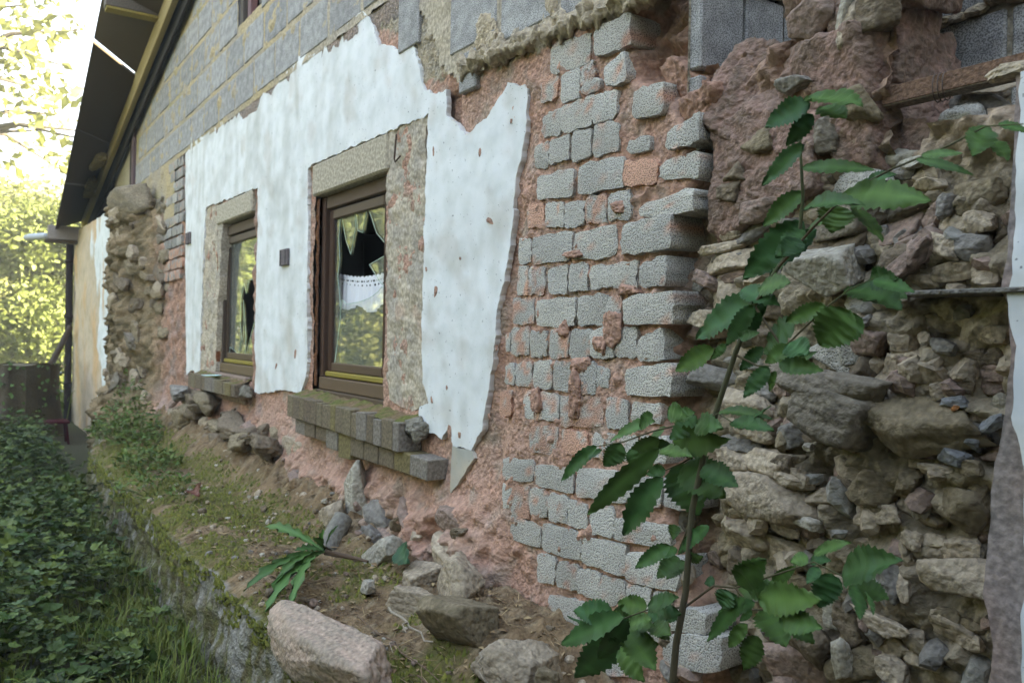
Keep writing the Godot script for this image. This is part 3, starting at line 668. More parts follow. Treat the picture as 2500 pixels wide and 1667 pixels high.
func wall_c(x: float, y: float) -> Color:
	var n := fb(x * 3.0, y * 3.0, 12.0)
	var m := fb(x * 12.0, y * 12.0, 14.0)
	var c := PINK.lerp(Color(0.62, 0.40, 0.30), clampf(0.4 + n * 1.3, 0.0, 1.0))
	c = c.lerp(BROWNPINK, clampf(m * 1.2 - 0.1, 0.0, 0.6))
	c = c.lerp(Color(0.46, 0.38, 0.30), clampf(fb(x * 5.0, y * 5.0, 77.0) * 1.8 - 0.3, 0.0, 0.7))
	c *= 1.0 - 0.35 * clampf(fb(x * 30.0, y * 30.0, 78.0) * 2.0 - 0.5, 0.0, 1.0)
	if Geometry2D.is_point_in_polygon(Vector2(x + n * 0.05, y + m * 0.05), beige2):
		c = SAND.lerp(Color(0.45, 0.39, 0.30), clampf(0.4 + m * 1.5, 0.0, 1.0))
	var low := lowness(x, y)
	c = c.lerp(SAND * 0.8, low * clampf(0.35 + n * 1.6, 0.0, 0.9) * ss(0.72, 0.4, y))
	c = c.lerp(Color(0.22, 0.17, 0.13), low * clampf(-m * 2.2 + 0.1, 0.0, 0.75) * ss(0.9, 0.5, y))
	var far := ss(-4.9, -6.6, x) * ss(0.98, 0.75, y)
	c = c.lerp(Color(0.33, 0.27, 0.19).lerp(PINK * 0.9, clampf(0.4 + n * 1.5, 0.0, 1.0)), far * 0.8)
	var k := ss(edge_x(y) - 0.02, edge_x(y) + 0.14, x)
	var dirt := Color(0.33, 0.27, 0.185).lerp(Color(0.52, 0.43, 0.30), clampf(0.4 + n * 1.4, 0.0, 1.0))
	dirt = dirt.lerp(BROWNPINK, ss(1.9, 2.3, y) * 0.8)
	c = c.lerp(dirt, k)
	return c
func main_wall() -> void:
	var keep := func(x: float, y: float) -> bool:
		if x > -5.235 and x < -4.14 and y > 1.13 and y < 2.60: return false
		if y > 2.72 and x < -3.6 and y > 3.42: return false
		if y > 2.42 + fb(x * 4.0, 1.0) * 0.05 and x > -1.9: return false
		if y > 2.10 + fb(x * 6.0, 1.0) * 0.05 - 0.10 * ss(-1.1, -1.17, x) and x > -1.22: return false
		return true
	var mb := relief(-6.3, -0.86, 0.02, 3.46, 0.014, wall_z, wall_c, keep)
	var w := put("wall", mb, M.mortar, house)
	rng.seed = 21
	for k in BRICKS.size():
		var b: Array = BRICKS[k].duplicate()
		b[8] += rng.randf() * 0.2
		b[6] = maxf(0.002, b[6] * 0.6 + 0.001)
		b[0] -= 0.004
		b[3] += 0.004
		b[1] += 0.003
		b[4] += 0.003
		b[2] -= 0.003
		b[5] -= 0.003
		var tint := PUMICE * rng.randf_range(0.86, 1.1)
		tint = tint.lerp(Color(0.50, 0.45, 0.36), rng.randf() * 0.3)
		put("brick", brick_shape(b, k * 1.7, tint, PINK if rng.randf() < 0.7 else BROWNPINK * 1.2), M.pumice, w)
	# plaster tie plates are set into the white coat further on; lumps of squeezed mortar here
	for q in [[-2.23, 1.58, 0.10, 0.12], [-2.28, 1.52, 0.06, 0.10], [-2.42, 1.34, 0.07, 0.17], [-2.40, 1.44, 0.10, 0.06], [-2.67, 1.30, 0.06, 0.09], [-2.5, 1.59, 0.05, 0.06], [-2.2, 2.0, 0.08, 0.04], [-2.45, 1.86, 0.1, 0.03], [-2.15, 1.72, 0.12, 0.04]]:
		var lump := MB.new()
		rock(lump, Vector3.ZERO, Vector3(q[2], q[3], 0.05) * 0.62, Basis(), 3, 6, 2.2, PINK * 0.95, BROWNPINK)
		var o := put("mortar_lump", lump, M.mortar, w)
		o.position = Vector3(q[0], q[1], -0.005)

func far_z(x: float, y: float) -> float:
	var z := -0.03 + fb(x * 5.0, y * 5.0, 3.0) * 0.04 + fb(x * 17.0, y * 17.0, 5.0) * 0.02
	# the broken end of the old thick wall stands forward
	var k := ss(-9.75, -11.2, x + fb(y * 1.3, 7.0) * 0.25)
	z += k * (0.34 + fb(x * 3.0, y * 5.0, 9.0) * 0.12 + rg(x * 3.0, y * 6.0, 2.0) * 0.07 + rg(x * 9.0, y * 14.0, 3.0) * 0.025)
	var low := ss(1.0, 0.5, y)
	z += low * (0.12 + rg(x * 3.0, y * 3.4, 4.0) * 0.07)
	return z
func far_c(x: float, y: float) -> Color:
	var n := fb(x * 3.0, y * 3.0, 12.0)
	var m := fb(x * 9.0, y * 9.0, 14.0)
	var c := PINK.lerp(BROWNPINK, clampf(0.4 + m * 1.4, 0.0, 1.0))
	c = c.lerp(Color(0.34, 0.29, 0.26), clampf(n * 1.4, 0.0, 0.6))
	var k := ss(-9.7, -10.3, x)
	c = c.lerp(Color(0.38, 0.28, 0.165).lerp(Color(0.20, 0.15, 0.08), clampf(0.5 + n * 1.6, 0.0, 1.0)), k)
	c = c.lerp(Color(0.10, 0.085, 0.04), clampf(m * 1.6 - 0.1, 0.0, 0.8) * k)
	return c
func far_wall() -> void:
	var keep := func(x: float, y: float) -> bool:
		if x > -7.64 and x < -6.55 and y > 1.14 and y < 2.58: return false
		if x < -9.9 and y > 3.02 + fb(x * 3.0, 2.0) * 0.2: return false
		return true
	var mb := relief(-11.5, -6.3, 0.02, 3.42, 0.026, far_z, far_c, keep)
	var w := put("old_wall", mb, M.mortar, house)
	rng.seed = 33
	for r in 11:
		var y := 3.36 - 0.118 * r
		var x := -8.93 - rng.randf() * 0.12
		var end := -9.75 - rng.randf() * 0.25 + (0.35 if r < 2 else 0.0)
		while x > end:
			var wd := 0.115 if rng.randf() < 0.6 else 0.235
			var b := [x - wd + 0.012, y - 0.008, y - 0.105, x - 0.004, y - 0.006, y - 0.103, -0.004 + rng.randf() * 0.012, 0.07, 0.15 if r < 8 else 0.6]
			put("brick", brick_shape(b, rng.randf() * 50.0, PUMICE * rng.randf_range(0.6, 0.95), PINK * 0.95), M.pumice, w)
			x -= wd
	for k in 58:
		var y := rng.randf_range(0.7, 3.0)
		var x := rng.randf_range(-11.35, -9.85)
		var s := rng.randf_range(0.07, 0.21)
		var tn: int = [0, 0, 5, 7, 7, 0, 4, 5][rng.randi() % 8]
		stone("stone", w, Vector3(x, y, far_z(x, y) - 0.035), Vector3(s * rng.randf_range(1.2, 2.0), s * rng.randf_range(0.5, 0.8), 0.08), Basis(Vector3.BACK, rng.randfn() * 0.2), 2, tn)
	for k in 30:
		var x := rng.randf_range(-9.0, -5.2)
		var y := rng.randf_range(0.42, 0.86) - ss(-7.0, -5.0, x) * 0.08
		var s := rng.randf_range(0.05, 0.16)
		var tn: int = [0, 0, 1, 5, 3, 3, 7][rng.randi() % 7]
		stone("stone", w, Vector3(x, y, (far_z(x, y) if x < -6.3 else wall_z(x, y)) - 0.03), Vector3(s * 1.5, s * rng.randf_range(0.5, 0.8), 0.09), Basis(Vector3.BACK, rng.randfn() * 0.25), 2, tn)
	# jagged courses of the old footing that stand out under the far sill
	for k in 30:
		var x := rng.randf_range(-8.4, -5.6)
		var y := rng.randf_range(0.50, 0.94) - ss(-7.5, -5.8, x) * 0.16
		var s := rng.randf_range(0.10, 0.21)
		stone("stone", w, Vector3(x, y, 0.03 + rng.randf() * 0.09 + 0.1 * (0.9 - y)), Vector3(s * 1.4, s * rng.randf_range(0.35, 0.6), 0.12), Basis(Vector3.BACK, rng.randfn() * 0.15), 3, [5, 0, 1, 7, 7, 5][rng.randi() % 6], "stone", 6, 1.6)
	for k in 26:
		var x := rng.randf_range(-5.2, -3.0)
		var y := rng.randf_range(0.3, 0.72)
		var s := rng.randf_range(0.04, 0.10)
		var tn: int = [0, 0, 1, 3, 3, 3, 7][rng.randi() % 7]
		stone("stone", w, Vector3(x, y, wall_z(x, y) - 0.025), Vector3(s * 1.5, s * rng.randf_range(0.5, 0.9), 0.06), Basis(Vector3.BACK, rng.randfn() * 0.4), 2, tn)
	# a thin cream stone on edge under the near sill, and a few sharp ones
	stone("stone", w, Vector3(-4.22, 0.66, 0.09), Vector3(0.10, 0.19, 0.06), Basis(Vector3.BACK, 0.3), 3, 6, "stone", 6, 0.5)
	# the plastered face of the old wall, running on to the corner of the house
	var face := MB.new()
	var nu := 70
	var nv := 60
	for j in nv:
		for i in nu:
			var x := -15.2 + 3.75 * i / (nu - 1.0)
			var y := 0.0 + (3.02 + 0.10 * (1.0 - i / (nu - 1.0))) * j / (nv - 1.0)
			var white := ss(0.02, 0.08, fb(x * 1.6, y * 0.7, 3.0) * 0.5 + (x + 12.3) * 0.32 + (y - 1.6) * 0.12)
			var c := Color(0.55, 0.45, 0.33).lerp(Color(0.60, 0.40, 0.22), clampf(fb(x * 1.4, y * 0.8, 6.0) * 2.0, 0.0, 1.0)).lerp(Color(0.72, 0.74, 0.74), white)
			face.p(Vector3(x, y, 0.33 + fb(x * 1.5, y * 1.5, 5.0) * 0.03 + white * 0.015 + fb(x * 9.0, y * 9.0) * 0.01), c)
	face.grid(nu, nv, 0)
	put("plaster_face", face, M.plaster, house)
	var side := MB.new()
	side.box(Vector3(-15.25, 1.55, -0.1), Vector3(0.1, 3.1, 0.88), Color(0.45, 0.38, 0.28), 0.01)
	put("corner_wall", side, M.mortar, house)
	# round headed mortar cap on the broken end
	var cap := MB.new()
	rock(cap, Vector3.ZERO, Vector3(0.50, 0.19, 0.19), Basis(Vector3.UP, 0.25), 3, 4, 0.7, Color(0.37, 0.30, 0.21), Color(0.25, 0.21, 0.15))
	var co := put("mortar_cap", cap, M.mortar, w)
	co.position = Vector3(-10.75, 3.08, 0.17)

func block_part(parent: Node3D, mid: Vector3, size: Vector3, turn := Basis()) -> void:
	var mb := MB.new()
	var t := Color(0.50, 0.485, 0.465) * rng.randf_range(0.86, 1.08)
	mb.box(Vector3.ZERO, size, t, 0.006, turn)
	var o := put("block", mb, M.block, parent)
	o.position = mid
func course_y(k: int) -> float:
	return 3.40 + 0.313 * k
func blocks() -> void:
	var roof_y := func(x: float) -> float: return 3.30 + 0.232 * (x + 15.9)
	var zf := func(x: float, y: float) -> float: return -0.022 + fb(x * 6.0, y * 6.0, 2.0) * 0.006 + fb(x * 20.0, y * 20.0, 4.0) * 0.004 + 0.0225 + maxf(0.0, fb(x * 3.0, y * 5.0, 17.0) - 0.3) * 0.05
	var cf := func(x: float, y: float) -> Color:
		var n := fb(x * 2.0, y * 2.0, 3.0)
		var c := Color(0.60, 0.48, 0.28).lerp(Color(0.60, 0.51, 0.38), ss(-6.0, -5.0, x)).lerp(Color(0.50, 0.43, 0.33), clampf(0.4 + n * 1.5, 0.0, 1.0))
		return c.lerp(Color(0.38, 0.36, 0.15), clampf(fb(x * 1.3, y * 1.3, 9.0) * 1.6 - 0.3, 0.0, 0.5) * ss(-7.0, -9.0, x))
	var keep := func(x: float, y: float) -> bool:
		if x > -7.05 and x < -6.4 and y > 4.08 and y < 4.72: return false
		if y > 5.6: return false
		return y < roof_y.call(x) and (y > 3.36 or x < -9.4 or (x > -3.95 and y > 2.76 + fb(x * 5.0, y * 5.0, 61.0) * 0.12 + 0.55 * ss(-3.3, -3.95, x)))
	var w := put("upper_wall", relief(-12.0, -1.86, 2.66, 6.3, 0.03, zf, cf, keep), M.concrete, house)
	rng.seed = 55
	for k in range(0, 10):
		var y := course_y(k)
		var x := -1.86 - (0.25 if k % 2 else 0.0)
		var hh := 0.276
		while x > -12.0:
			var wd := 0.49 + rng.randf_range(-0.01, 0.01)
			var a := x - wd
			x = a - 0.036
			if y + hh > roof_y.call(a) or a < -11.9: continue
			if a + wd > -7.05 and a < -6.42 and y + hh > 4.10 and y < 4.70:
				continue
			block_part(w, Vector3(a + wd * 0.5, y + hh * 0.5 + rng.randf_range(-0.004, 0.004), -0.055 + rng.randf_range(-0.003, 0.003)), Vector3(wd, hh, 0.12))
	# narrow blocks beside the small upper window
	for r in [[-7.35, -7.06, 4.026], [-6.40, -6.12, 4.026], [-7.35, -7.06, 4.339], [-6.40, -6.0, 4.339]]:
		block_part(w, Vector3((r[0] + r[1]) * 0.5, r[2] + 0.144, -0.054), Vector3(r[1] - r[0] - 0.02, 0.288, 0.12))
	# lower course on the right, half buried in mortar
	for r in [[-3.42, -3.02, 2.86, 3.37], [-2.98, -2.60, 2.80, 3.08], [-2.56, -2.16, 2.76, 3.08], [-2.98, -2.45, 3.11, 3.37], [-2.41, -1.90, 3.11, 3.37], [-3.98, -3.75, 3.02, 3.34], [-3.33, -3.18, 2.66, 2.84], [-2.12, -1.88, 2.78, 3.08]]:
		block_part(w, Vector3((r[0] + r[1]) * 0.5, (r[2] + r[3]) * 0.5, -0.042), Vector3(r[1] - r[0], r[3] - r[2], 0.10))
	# rolls of squeezed mortar along the lower joint
	var bead := MB.new()
	var bn := 220
	var bs := 14
	for k in bn:
		var s := k / (bn - 1.0)
		var x := lerpf(-3.30, -1.92, s)
		var y := lerpf(2.775, 2.705, s) + fb(x * 6.0, 3.0) * 0.03
		var rr := 0.036 + fb(x * 9.0, 7.0) * 0.03 + absf(fb(x * 21.0, 9.0)) * 0.02
		for e in bs + 1:
			var a := TAU * e / bs
			var d := Vector3(0, sin(a), cos(a) * 0.8)
			var lump := 1.0 + fb(x * 15.0, d.y * 1.2, d.z * 1.2) * 0.9
			bead.p(Vector3(x + fb(x * 18.0, d.y * 2.0, d.z) * 0.01, y, 0.004) + d * maxf(0.012, rr * lump), (SAND * 1.08).lerp(Color(0.46, 0.38, 0.27), clampf(0.4 + fb(x * 12.0, d.y * 2.0, d.z * 2.0) * 1.5, 0.0, 1.0)))
	bead.grid(bs + 1, bn, 0, true)
	put("mortar_bead", bead, M.mortar, w)
	for q in [[-2.62, 2.90, 0.05, 0.12], [-2.58, 2.98, 0.05, 0.08], [-3.1, 2.9, 0.1, 0.1], [-3.05, 2.82, 0.06, 0.05]]:
		var lump := MB.new()
		rock(lump, Vector3.ZERO, Vector3(q[2], q[3], 0.02), Basis(), 3, 6, 2.0, SAND * 1.1, SAND * 0.85)
		put("mortar_lump", lump, M.mortar, w).position = Vector3(q[0], q[1], 0.0)
	# the grey band of mortar under the lowest course
	var band := MB.new()
	var n := 120
	for j in 4:
		for i in n:
			var x := lerpf(-8.95, -4.0, i / (n - 1.0))
			var y: float = [3.24, 3.30, 3.36, 3.395][j]
			band.p(Vector3(x, y + fb(x * 8.0, j) * 0.012, [-0.02, -0.004, -0.002, -0.012][j] + fb(x * 12.0, y * 12.0) * 0.006), Color(0.36, 0.31, 0.28).lerp(Color(0.44, 0.33, 0.26), clampf(0.5 + fb(x * 3.0, y * 9.0) * 1.5, 0.0, 1.0)))
	band.grid(n, 4, 0)
	put("mortar_band", band, M.mortar, w)

func plaster() -> void:
	var zf := func(x: float, y: float) -> float: return 0.0 + fb(x * 1.7, y * 1.7, 2.0) * 0.008 + fb(x * 8.0, y * 8.0, 7.0) * 0.0012
	var cf := func(x: float, y: float) -> Color:
		var c := WHITE
		var run := fb(x * 4.0, y * 0.9, 4.0)
		c = c.lerp(Color(0.50, 0.50, 0.45), clampf(run * 1.0 + 0.02, 0.0, 0.4) * ss(-4.2, -5.4, x))
		c = c.lerp(Color(0.55, 0.53, 0.47), clampf(fb(x * 5.0, y * 1.6, 44.0) * 1.3 - 0.3, 0.0, 0.3))
		c = c.lerp(Color(0.48, 0.42, 0.34), clampf(fb(x * 2.3, y * 2.3, 54.0) * 2.0 - 0.5, 0.0, 0.35))
		var damp := fb(x * 1.6, y * 2.2, 14.0)
		c = c.lerp(Color(0.50, 0.50, 0.46), clampf(damp * 1.5 - 0.1, 0.0, 0.5) * ss(-4.0, -5.4, x) * ss(2.2, 2.7, y))
		c = c.lerp(Color(0.46, 0.48, 0.50), clampf(fb(x * 3.0, y * 3.0, 24.0) * 1.6 - 0.62, 0.0, 0.4) * ss(1.6, 1.2, y))
		return c
	var ec := func(_x: float, _y: float) -> Color: return Color(0.66, 0.63, 0.59)
	var poly := ragged(PLASTER, 0.012, 0.016, 0.0)
	var p := put("plaster", slab(poly, -0.03, 0.035, zf, cf, ec), M.plaster, house)
	var low := put("plaster_foot", slab(ragged(PLASTER_LOW, 0.03, 0.01, 2.0), -0.04, 0.04, func(x: float, y: float) -> float: return -0.002 + fb(x * 9.0, y * 9.0) * 0.004, func(x: float, y: float) -> Color: return Color(0.42, 0.41, 0.37).lerp(Color(0.52, 0.46, 0.36), clampf(0.4 + fb(x * 9.0, y * 9.0) * 1.5, 0.0, 1.0)), ec), M.plaster, p)
	low.name = "plaster_foot"
	# small spots where the coat has flaked
	rng.seed = 8
	for q in [[-3.05, 2.05, 0.035, 0.014], [-3.52, 1.76, 0.016, 0.03], [-3.37, 1.10, 0.022, 0.035], [-3.28, 1.09, 0.014, 0.02], [-3.55, 1.23, 0.014, 0.022], [-3.4, 1.3, 0.01, 0.012], [-3.58, 2.44, 0.012, 0.026], [-3.14, 2.36, 0.01, 0.02], [-2.9, 2.45, 0.008, 0.012], [-3.62, 1.87, 0.01, 0.014], [-5.5, 1.4, 0.02, 0.04], [-5.9, 1.3, 0.015, 0.03], [-3.3, 1.9, 0.008, 0.008], [-2.98, 1.5, 0.01, 0.014], [-3.02, 1.2, 0.01, 0.015]]:
		var mb := MB.new()
		rock(mb, Vector3.ZERO, Vector3(q[2], q[3], 0.004), Basis(Vector3.BACK, rng.randfn() * 0.3), 2, 5, 1.2, BROWNPINK, PINK * 0.8)
		put("flake_scar", mb, M.mortar, p).position = Vector3(q[0], q[1], zf.call(q[0], q[1]))
	# two square iron plates
	for q in [[-5.73, 2.07], [-8.67, 2.46]]:
		var mb := MB.new()
		mb.box(Vector3.ZERO, Vector3(0.165, 0.115, 0.02), Color(0.20, 0.17, 0.17), 0.003)
		for s in [-1, 1]:
			mb.box(Vector3(0.05 * s, 0, 0.012), Vector3(0.012, 0.1, 0.006), Color(0.15, 0.13, 0.13), 0.001)
		var o := put("wall_plate", mb, M.rust, p)
		o.position = Vector3(q[0], q[1], 0.018 + zf.call(q[0], q[1]) - 0.008)
	# rough beige jambs where the coat is gone beside the windows
	var jz := func(x: float, y: float) -> float: return -0.013 + fb(x * 6.0, y * 6.0, 41.0) * 0.016 + fb(x * 22.0, y * 22.0, 43.0) * 0.008
	var jc := func(x: float, y: float) -> Color:
		var c := Color(0.66, 0.56, 0.42).lerp(Color(0.52, 0.455, 0.37), clampf(0.35 + fb(x * 5.0, y * 4.0, 6.0) * 1.6, 0.0, 1.0))
		c = c.lerp(PINK, clampf(fb(x * 2.5, y * 2.5, 19.0) * 2.4 - 0.9, 0.0, 0.35))
		return c * (1.0 - 0.25 * maxf(0.0, fb(x * 25.0, y * 25.0)))
	for a in [[JAMB_NEAR, 1.0], [JAMB_FAR, 5.0]]:
		var jp := slab(ragged(a[0], 0.03, 0.014, a[1]), -0.10, 0.02, jz, jc, jc)
		put("rough_jamb", jp, M.concrete, house)

func pane_shard(parent: Node3D, pts: Array, z: float, called := "glass_shard") -> void:
	var mb := MB.new()
	var poly := v2(pts)
	if Geometry2D.is_polygon_clockwise(poly):
		poly.reverse()
	var tri := Geometry2D.triangulate_polygon(poly)
	for q in poly: mb.p(Vector3(q.x, q.y, z), Color.WHITE)
	for k in range(0, tri.size(), 3):
		var p0 := poly[tri[k]]
		if (poly[tri[k + 1]] - p0).cross(poly[tri[k + 2]] - p0) > 0.0:
			mb.t(tri[k], tri[k + 2], tri[k + 1])
		else:
			mb.t(tri[k], tri[k + 1], tri[k + 2])
	var pane := put(called, mb, M.glass, parent)
	if z < -0.1:
		return
	var rim := MB.new()
	for k in poly.size():
		var a := poly[k]
		var b := poly[(k + 1) % poly.size()]
		if absf(a.x - b.x) < 0.004 and rim: continue
		rim.bar(Vector3(a.x, a.y, z - 0.002), Vector3(b.x, b.y, z - 0.002), 0.0035, 0.004, Color(0.40, 0.52, 0.44), 0.001, Vector3.BACK)
	if rim.v.size(): put("glass_edge", rim, M.frame, pane)

func window_frame(w: Node3D, x0: float, x1: float, y0: float, y1: float, z: float, col: Color, low: Color) -> void:
	var bar := func(called: String, a: Vector3, b: Vector3, c: Color) -> void:
		var mb := MB.new()
		mb.box((a + b) * 0.5, (b - a).abs(), c, 0.006)
		put(called, mb, M.frame, w)
	# outer frame
	bar.call("frame_stile", Vector3(x0, y0 + 0.06, z - 0.08), Vector3(x0 + 0.06, y1, z), col)
	bar.call("frame_stile", Vector3(x1 - 0.075, y0 + 0.06, z - 0.08), Vector3(x1, y1, z), col)
	bar.call("frame_head", Vector3(x0 + 0.075, y1 - 0.085, z - 0.08), Vector3(x1 - 0.075, y1 - 0.001, z - 0.002), col.lerp(Color(0.17, 0.13, 0.10), 0.5))
	bar.call("frame_foot", Vector3(x0 + 0.02, y0 - 0.02, z - 0.09), Vector3(x1 - 0.02, y0 + 0.06, z + 0.01), low)
	bar.call("frame_foot", Vector3(x0 + 0.01, y0 - 0.07, z - 0.09), Vector3(x1 - 0.01, y0 - 0.022, z + 0.03), low * 0.7)
	# sash, set back, with its weather bar
	var s := z - 0.022
	bar.call("sash_stile", Vector3(x0 + 0.085, y0 + 0.075, s - 0.05), Vector3(x0 + 0.15, y1 - 0.095, s), col * 0.75)
	bar.call("sash_stile", Vector3(x1 - 0.15, y0 + 0.075, s - 0.05), Vector3(x1 - 0.085, y1 - 0.095, s), col * 0.75)
	bar.call("sash_rail", Vector3(x0 + 0.15, y1 - 0.155, s - 0.05), Vector3(x1 - 0.15, y1 - 0.096, s + 0.004), col.lerp(Color(0.2, 0.16, 0.12), 0.5))
	bar.call("sash_rail", Vector3(x0 + 0.15, y0 + 0.10, s - 0.05), Vector3(x1 - 0.15, y0 + 0.155, s + 0.002), low * 0.8)
	bar.call("weather_bar", Vector3(x0 + 0.09, y0 + 0.066, z - 0.05), Vector3(x1 - 0.09, y0 + 0.098, z - 0.004), Color(0.26, 0.205, 0.05))

func near_window() -> void:
	var w := Node3D.new()
	w.name = "window"
	house.add_child(w, true)
	window_frame(w, -5.21, -4.15, 1.20, 2.43, -0.06, FRAME, Color(0.14, 0.098, 0.062))
	var lint := MB.new()
	lint.box(Vector3(-4.67, 2.535, -0.062), Vector3(1.13, 0.205, 0.13), Color(0.56, 0.49, 0.37), 0.012)
	put("lintel", lint, M.concrete, house)
	# concrete strip over the lintel and iron hook
	var hook := MB.new()
	hook.tube([Vector3(-3.98, 2.60, 0.006), Vector3(-3.98, 2.47, 0.016), Vector3(-3.96, 2.45, 0.02), Vector3(-3.90, 2.47, 0.02)], [0.005, 0.005, 0.005, 0.004], 6, Color(0.10, 0.06, 0.04))
	put("iron_hook", hook, M.rust, house)
	# torn brown packing along the left reveal
	var foam := MB.new()
	for k in 40:
		var y := 1.2 + 1.22 * k / 39.0
		var r := 0.022 + 0.016 * absf(fb(y * 9.0, 2.0)) * 2.0
		foam.p(Vector3(-5.235, y, -0.062 + r), Color(0.16, 0.07, 0.03).lerp(Color(0.30, 0.13, 0.05), clampf(0.5 + fb(y * 14.0, 5.0), 0.0, 1.0)))
		foam.p(Vector3(-5.205 + r * 0.5, y, -0.054 + r * 0.6), Color(0.12, 0.05, 0.025))
	for k in 39:
		foam.t(2 * k, 2 * k + 2, 2 * k + 3)
		foam.t(2 * k, 2 * k + 3, 2 * k + 1)
	put("packing", foam, M.mortar, w)
	# broken double glazing: what is left in the sash
	var X := func(u: float) -> float: return lerpf(-5.06, -4.30, u)
	var Y := func(t: float) -> float: return lerpf(1.30, 2.29, t)
	var shards := [
		[[0, 1], [0.10, 1.0], [0.07, 0.86], [0.10, 0.72], [0.06, 0.62], [0.14, 0.40], [0.14, 0.36], [0.06, 0.14], [0, 0.0]],
		[[0.12, 1.0], [0.40, 1.0], [0.42, 0.90], [0.33, 0.74], [0.22, 0.84]],
		[[0.42, 1.0], [0.64, 1.0], [0.56, 0.86], [0.46, 0.88]],
		[[0.66, 1.0], [1, 1], [1, 0.76], [0.82, 0.84]],
		[[0.70, 0.66], [1, 0.70], [1, 0.52], [0.92, 0.54]],
		[[0.0, 0.0], [0.06, 0.13], [0.16, 0.46], [0.26, 0.43], [0.52, 0.44], [0.72, 0.46], [0.86, 0.49], [0.93, 0.52], [1, 0.51], [1, 0.0]],
	]
	for sh in shards:
		for layer in 2:
			var pts := []
			for q in sh: pts.append([X.call(clampf(q[0] + (0.012 * layer if q[0] > 0.01 and q[0] < 0.99 else 0.0), 0.0, 1.0)), Y.call(q[1])])
			pane_shard(w, pts, -0.096 - 0.014 * layer)
	# lace half curtain behind the broken pane
	var mb := MB.new()
	var nu := 220
	var rows := [0.0, 0.010, 0.020, 0.030, 0.045, 0.055, 0.08, 0.11, 0.14, 0.165]
	for j in rows.size():
		for i in nu:
			var s := i / (nu - 1.0)
			var x := lerpf(-5.15, -4.18, s)
			var sag := 0.035 * sin(s * PI)
			var scal := 0.010 * absf(sin(s * PI * 17.0)) if j == 0 else (-0.05 * absf(sin(s * PI * 2.5 + 0.6)) if j == rows.size() - 1 else 0.0)
			mb.p(Vector3(x, 1.925 - sag - rows[j] + scal, -0.165 + (sin(s * 95.0) * 0.007 + sin(s * 41.0) * 0.006) * (0.3 + rows[j] * 5.0)), Color.WHITE)
	var kp := PackedByteArray()
	for j in rows.size() - 1:
		for i in nu - 1:
			kp.append(0 if (j == 2 and i % 8 < 4) or (j == 4 and (i + 3) % 14 < 3) else 1)
	var back := mb.v.size()
	mb.grid(nu, rows.size(), 0, true, kp)
	if back:
		var c := put("lace_curtain", mb, M.lace)
		tag(c, "white lace half curtain with scalloped hem behind the broken near window", "curtain")

func far_window() -> void:
	var w := Node3D.new()
	w.name = "window"
	house.add_child(w, true)
	window_frame(w, -7.66, -6.55, 1.20, 2.47, -0.06, Color(0.085, 0.06, 0.045), Color(0.16, 0.115, 0.07))
	var lint := MB.new()
	lint.box(Vector3(-7.10, 2.575, -0.055), Vector3(1.05, 0.175, 0.12), Color(0.58, 0.51, 0.39), 0.012)
	put("lintel", lint, M.concrete, house)
	var rust := MB.new()
	rust.box(Vector3(-7.645, 1.85, -0.035), Vector3(0.02, 1.2, 0.04), Color(0.26, 0.10, 0.04), 0.004)
	put("packing", rust, M.mortar, w)
	var X := func(u: float) -> float: return lerpf(-7.51, -6.70, u)
	var Y := func(t: float) -> float: return lerpf(1.30, 2.32, t)
	var shards := [
		[[0, 0], [0.02, 0.10], [0.34, 0.05], [0.46, 0.18], [0.40, 0.30], [0.42, 0.52], [0.52, 0.64], [0.60, 0.55], [0.70, 0.66], [0.80, 0.66], [1, 0.6], [1, 1], [0, 1]],
		[[0.34, 0.0], [0.58, 0.0], [0.62, 0.18], [0.50, 0.50], [0.52, 0.2]],
		[[0.60, 0.0], [1, 0], [1, 0.6], [0.92, 0.34], [0.70, 0.12]],
	]
	for sh in shards:
		for layer in 2:
			var pts := []
			for q in sh: pts.append([X.call(q[0]), Y.call(q[1])])
			pane_shard(w, pts, -0.096 - 0.014 * layer)
	var g := MB.new()
	var at := MB.new()
	for k in 5:
		at.box(Vector3(0.06 * k - 0.1, 0.003 * k, rng.randf() * 0.05), Vector3(0.07 + 0.03 * rng.randf(), 0.004, 0.05), Color(0.55, 0.70, 0.66), 0.001, Basis(Vector3.UP, rng.randf() * 3.0) * Basis(Vector3.RIGHT, 0.08))
	if g:
		var o := put("fallen_glass", at, M.frame)
		o.position = Vector3(-7.35, 1.155, 0.06)
		tag(o, "pale green glass splinters lying on the far window sill", "broken glass")

func upper_window() -> void:
	var w := Node3D.new()
	w.name = "window"
	house.add_child(w, true)
	var mb := MB.new()
	mb.box(Vector3(-6.99, 4.40, -0.05), Vector3(0.09, 0.62, 0.08), Color(0.10, 0.085, 0.07), 0.006)
	put("frame_stile", mb, M.frame, w)
	mb = MB.new()
	mb.box(Vector3(-6.88, 4.40, -0.07), Vector3(0.08, 0.62, 0.06), Color(0.20, 0.13, 0.13), 0.006)
	put("sash_stile", mb, M.frame, w)
	mb = MB.new()
	mb.box(Vector3(-6.46, 4.40, -0.05), Vector3(0.08, 0.62, 0.08), Color(0.10, 0.085, 0.07), 0.006)
	put("frame_stile", mb, M.frame, w)
	mb = MB.new()
	for k in 24:
		var x := -6.83 + 0.3 * k / 23.0
		for j in 2:
			mb.p(Vector3(x, 4.10 + 0.6 * j, -0.13 + 0.02 * sin(k * 1.1)), Color(0.62, 0.20, 0.05))
	for k in 23:
		mb.t(2 * k, 2 * k + 1, 2 * k + 3)
		mb.t(2 * k, 2 * k + 3, 2 * k + 2)
	put("orange_blind", mb, M.sheet, w)

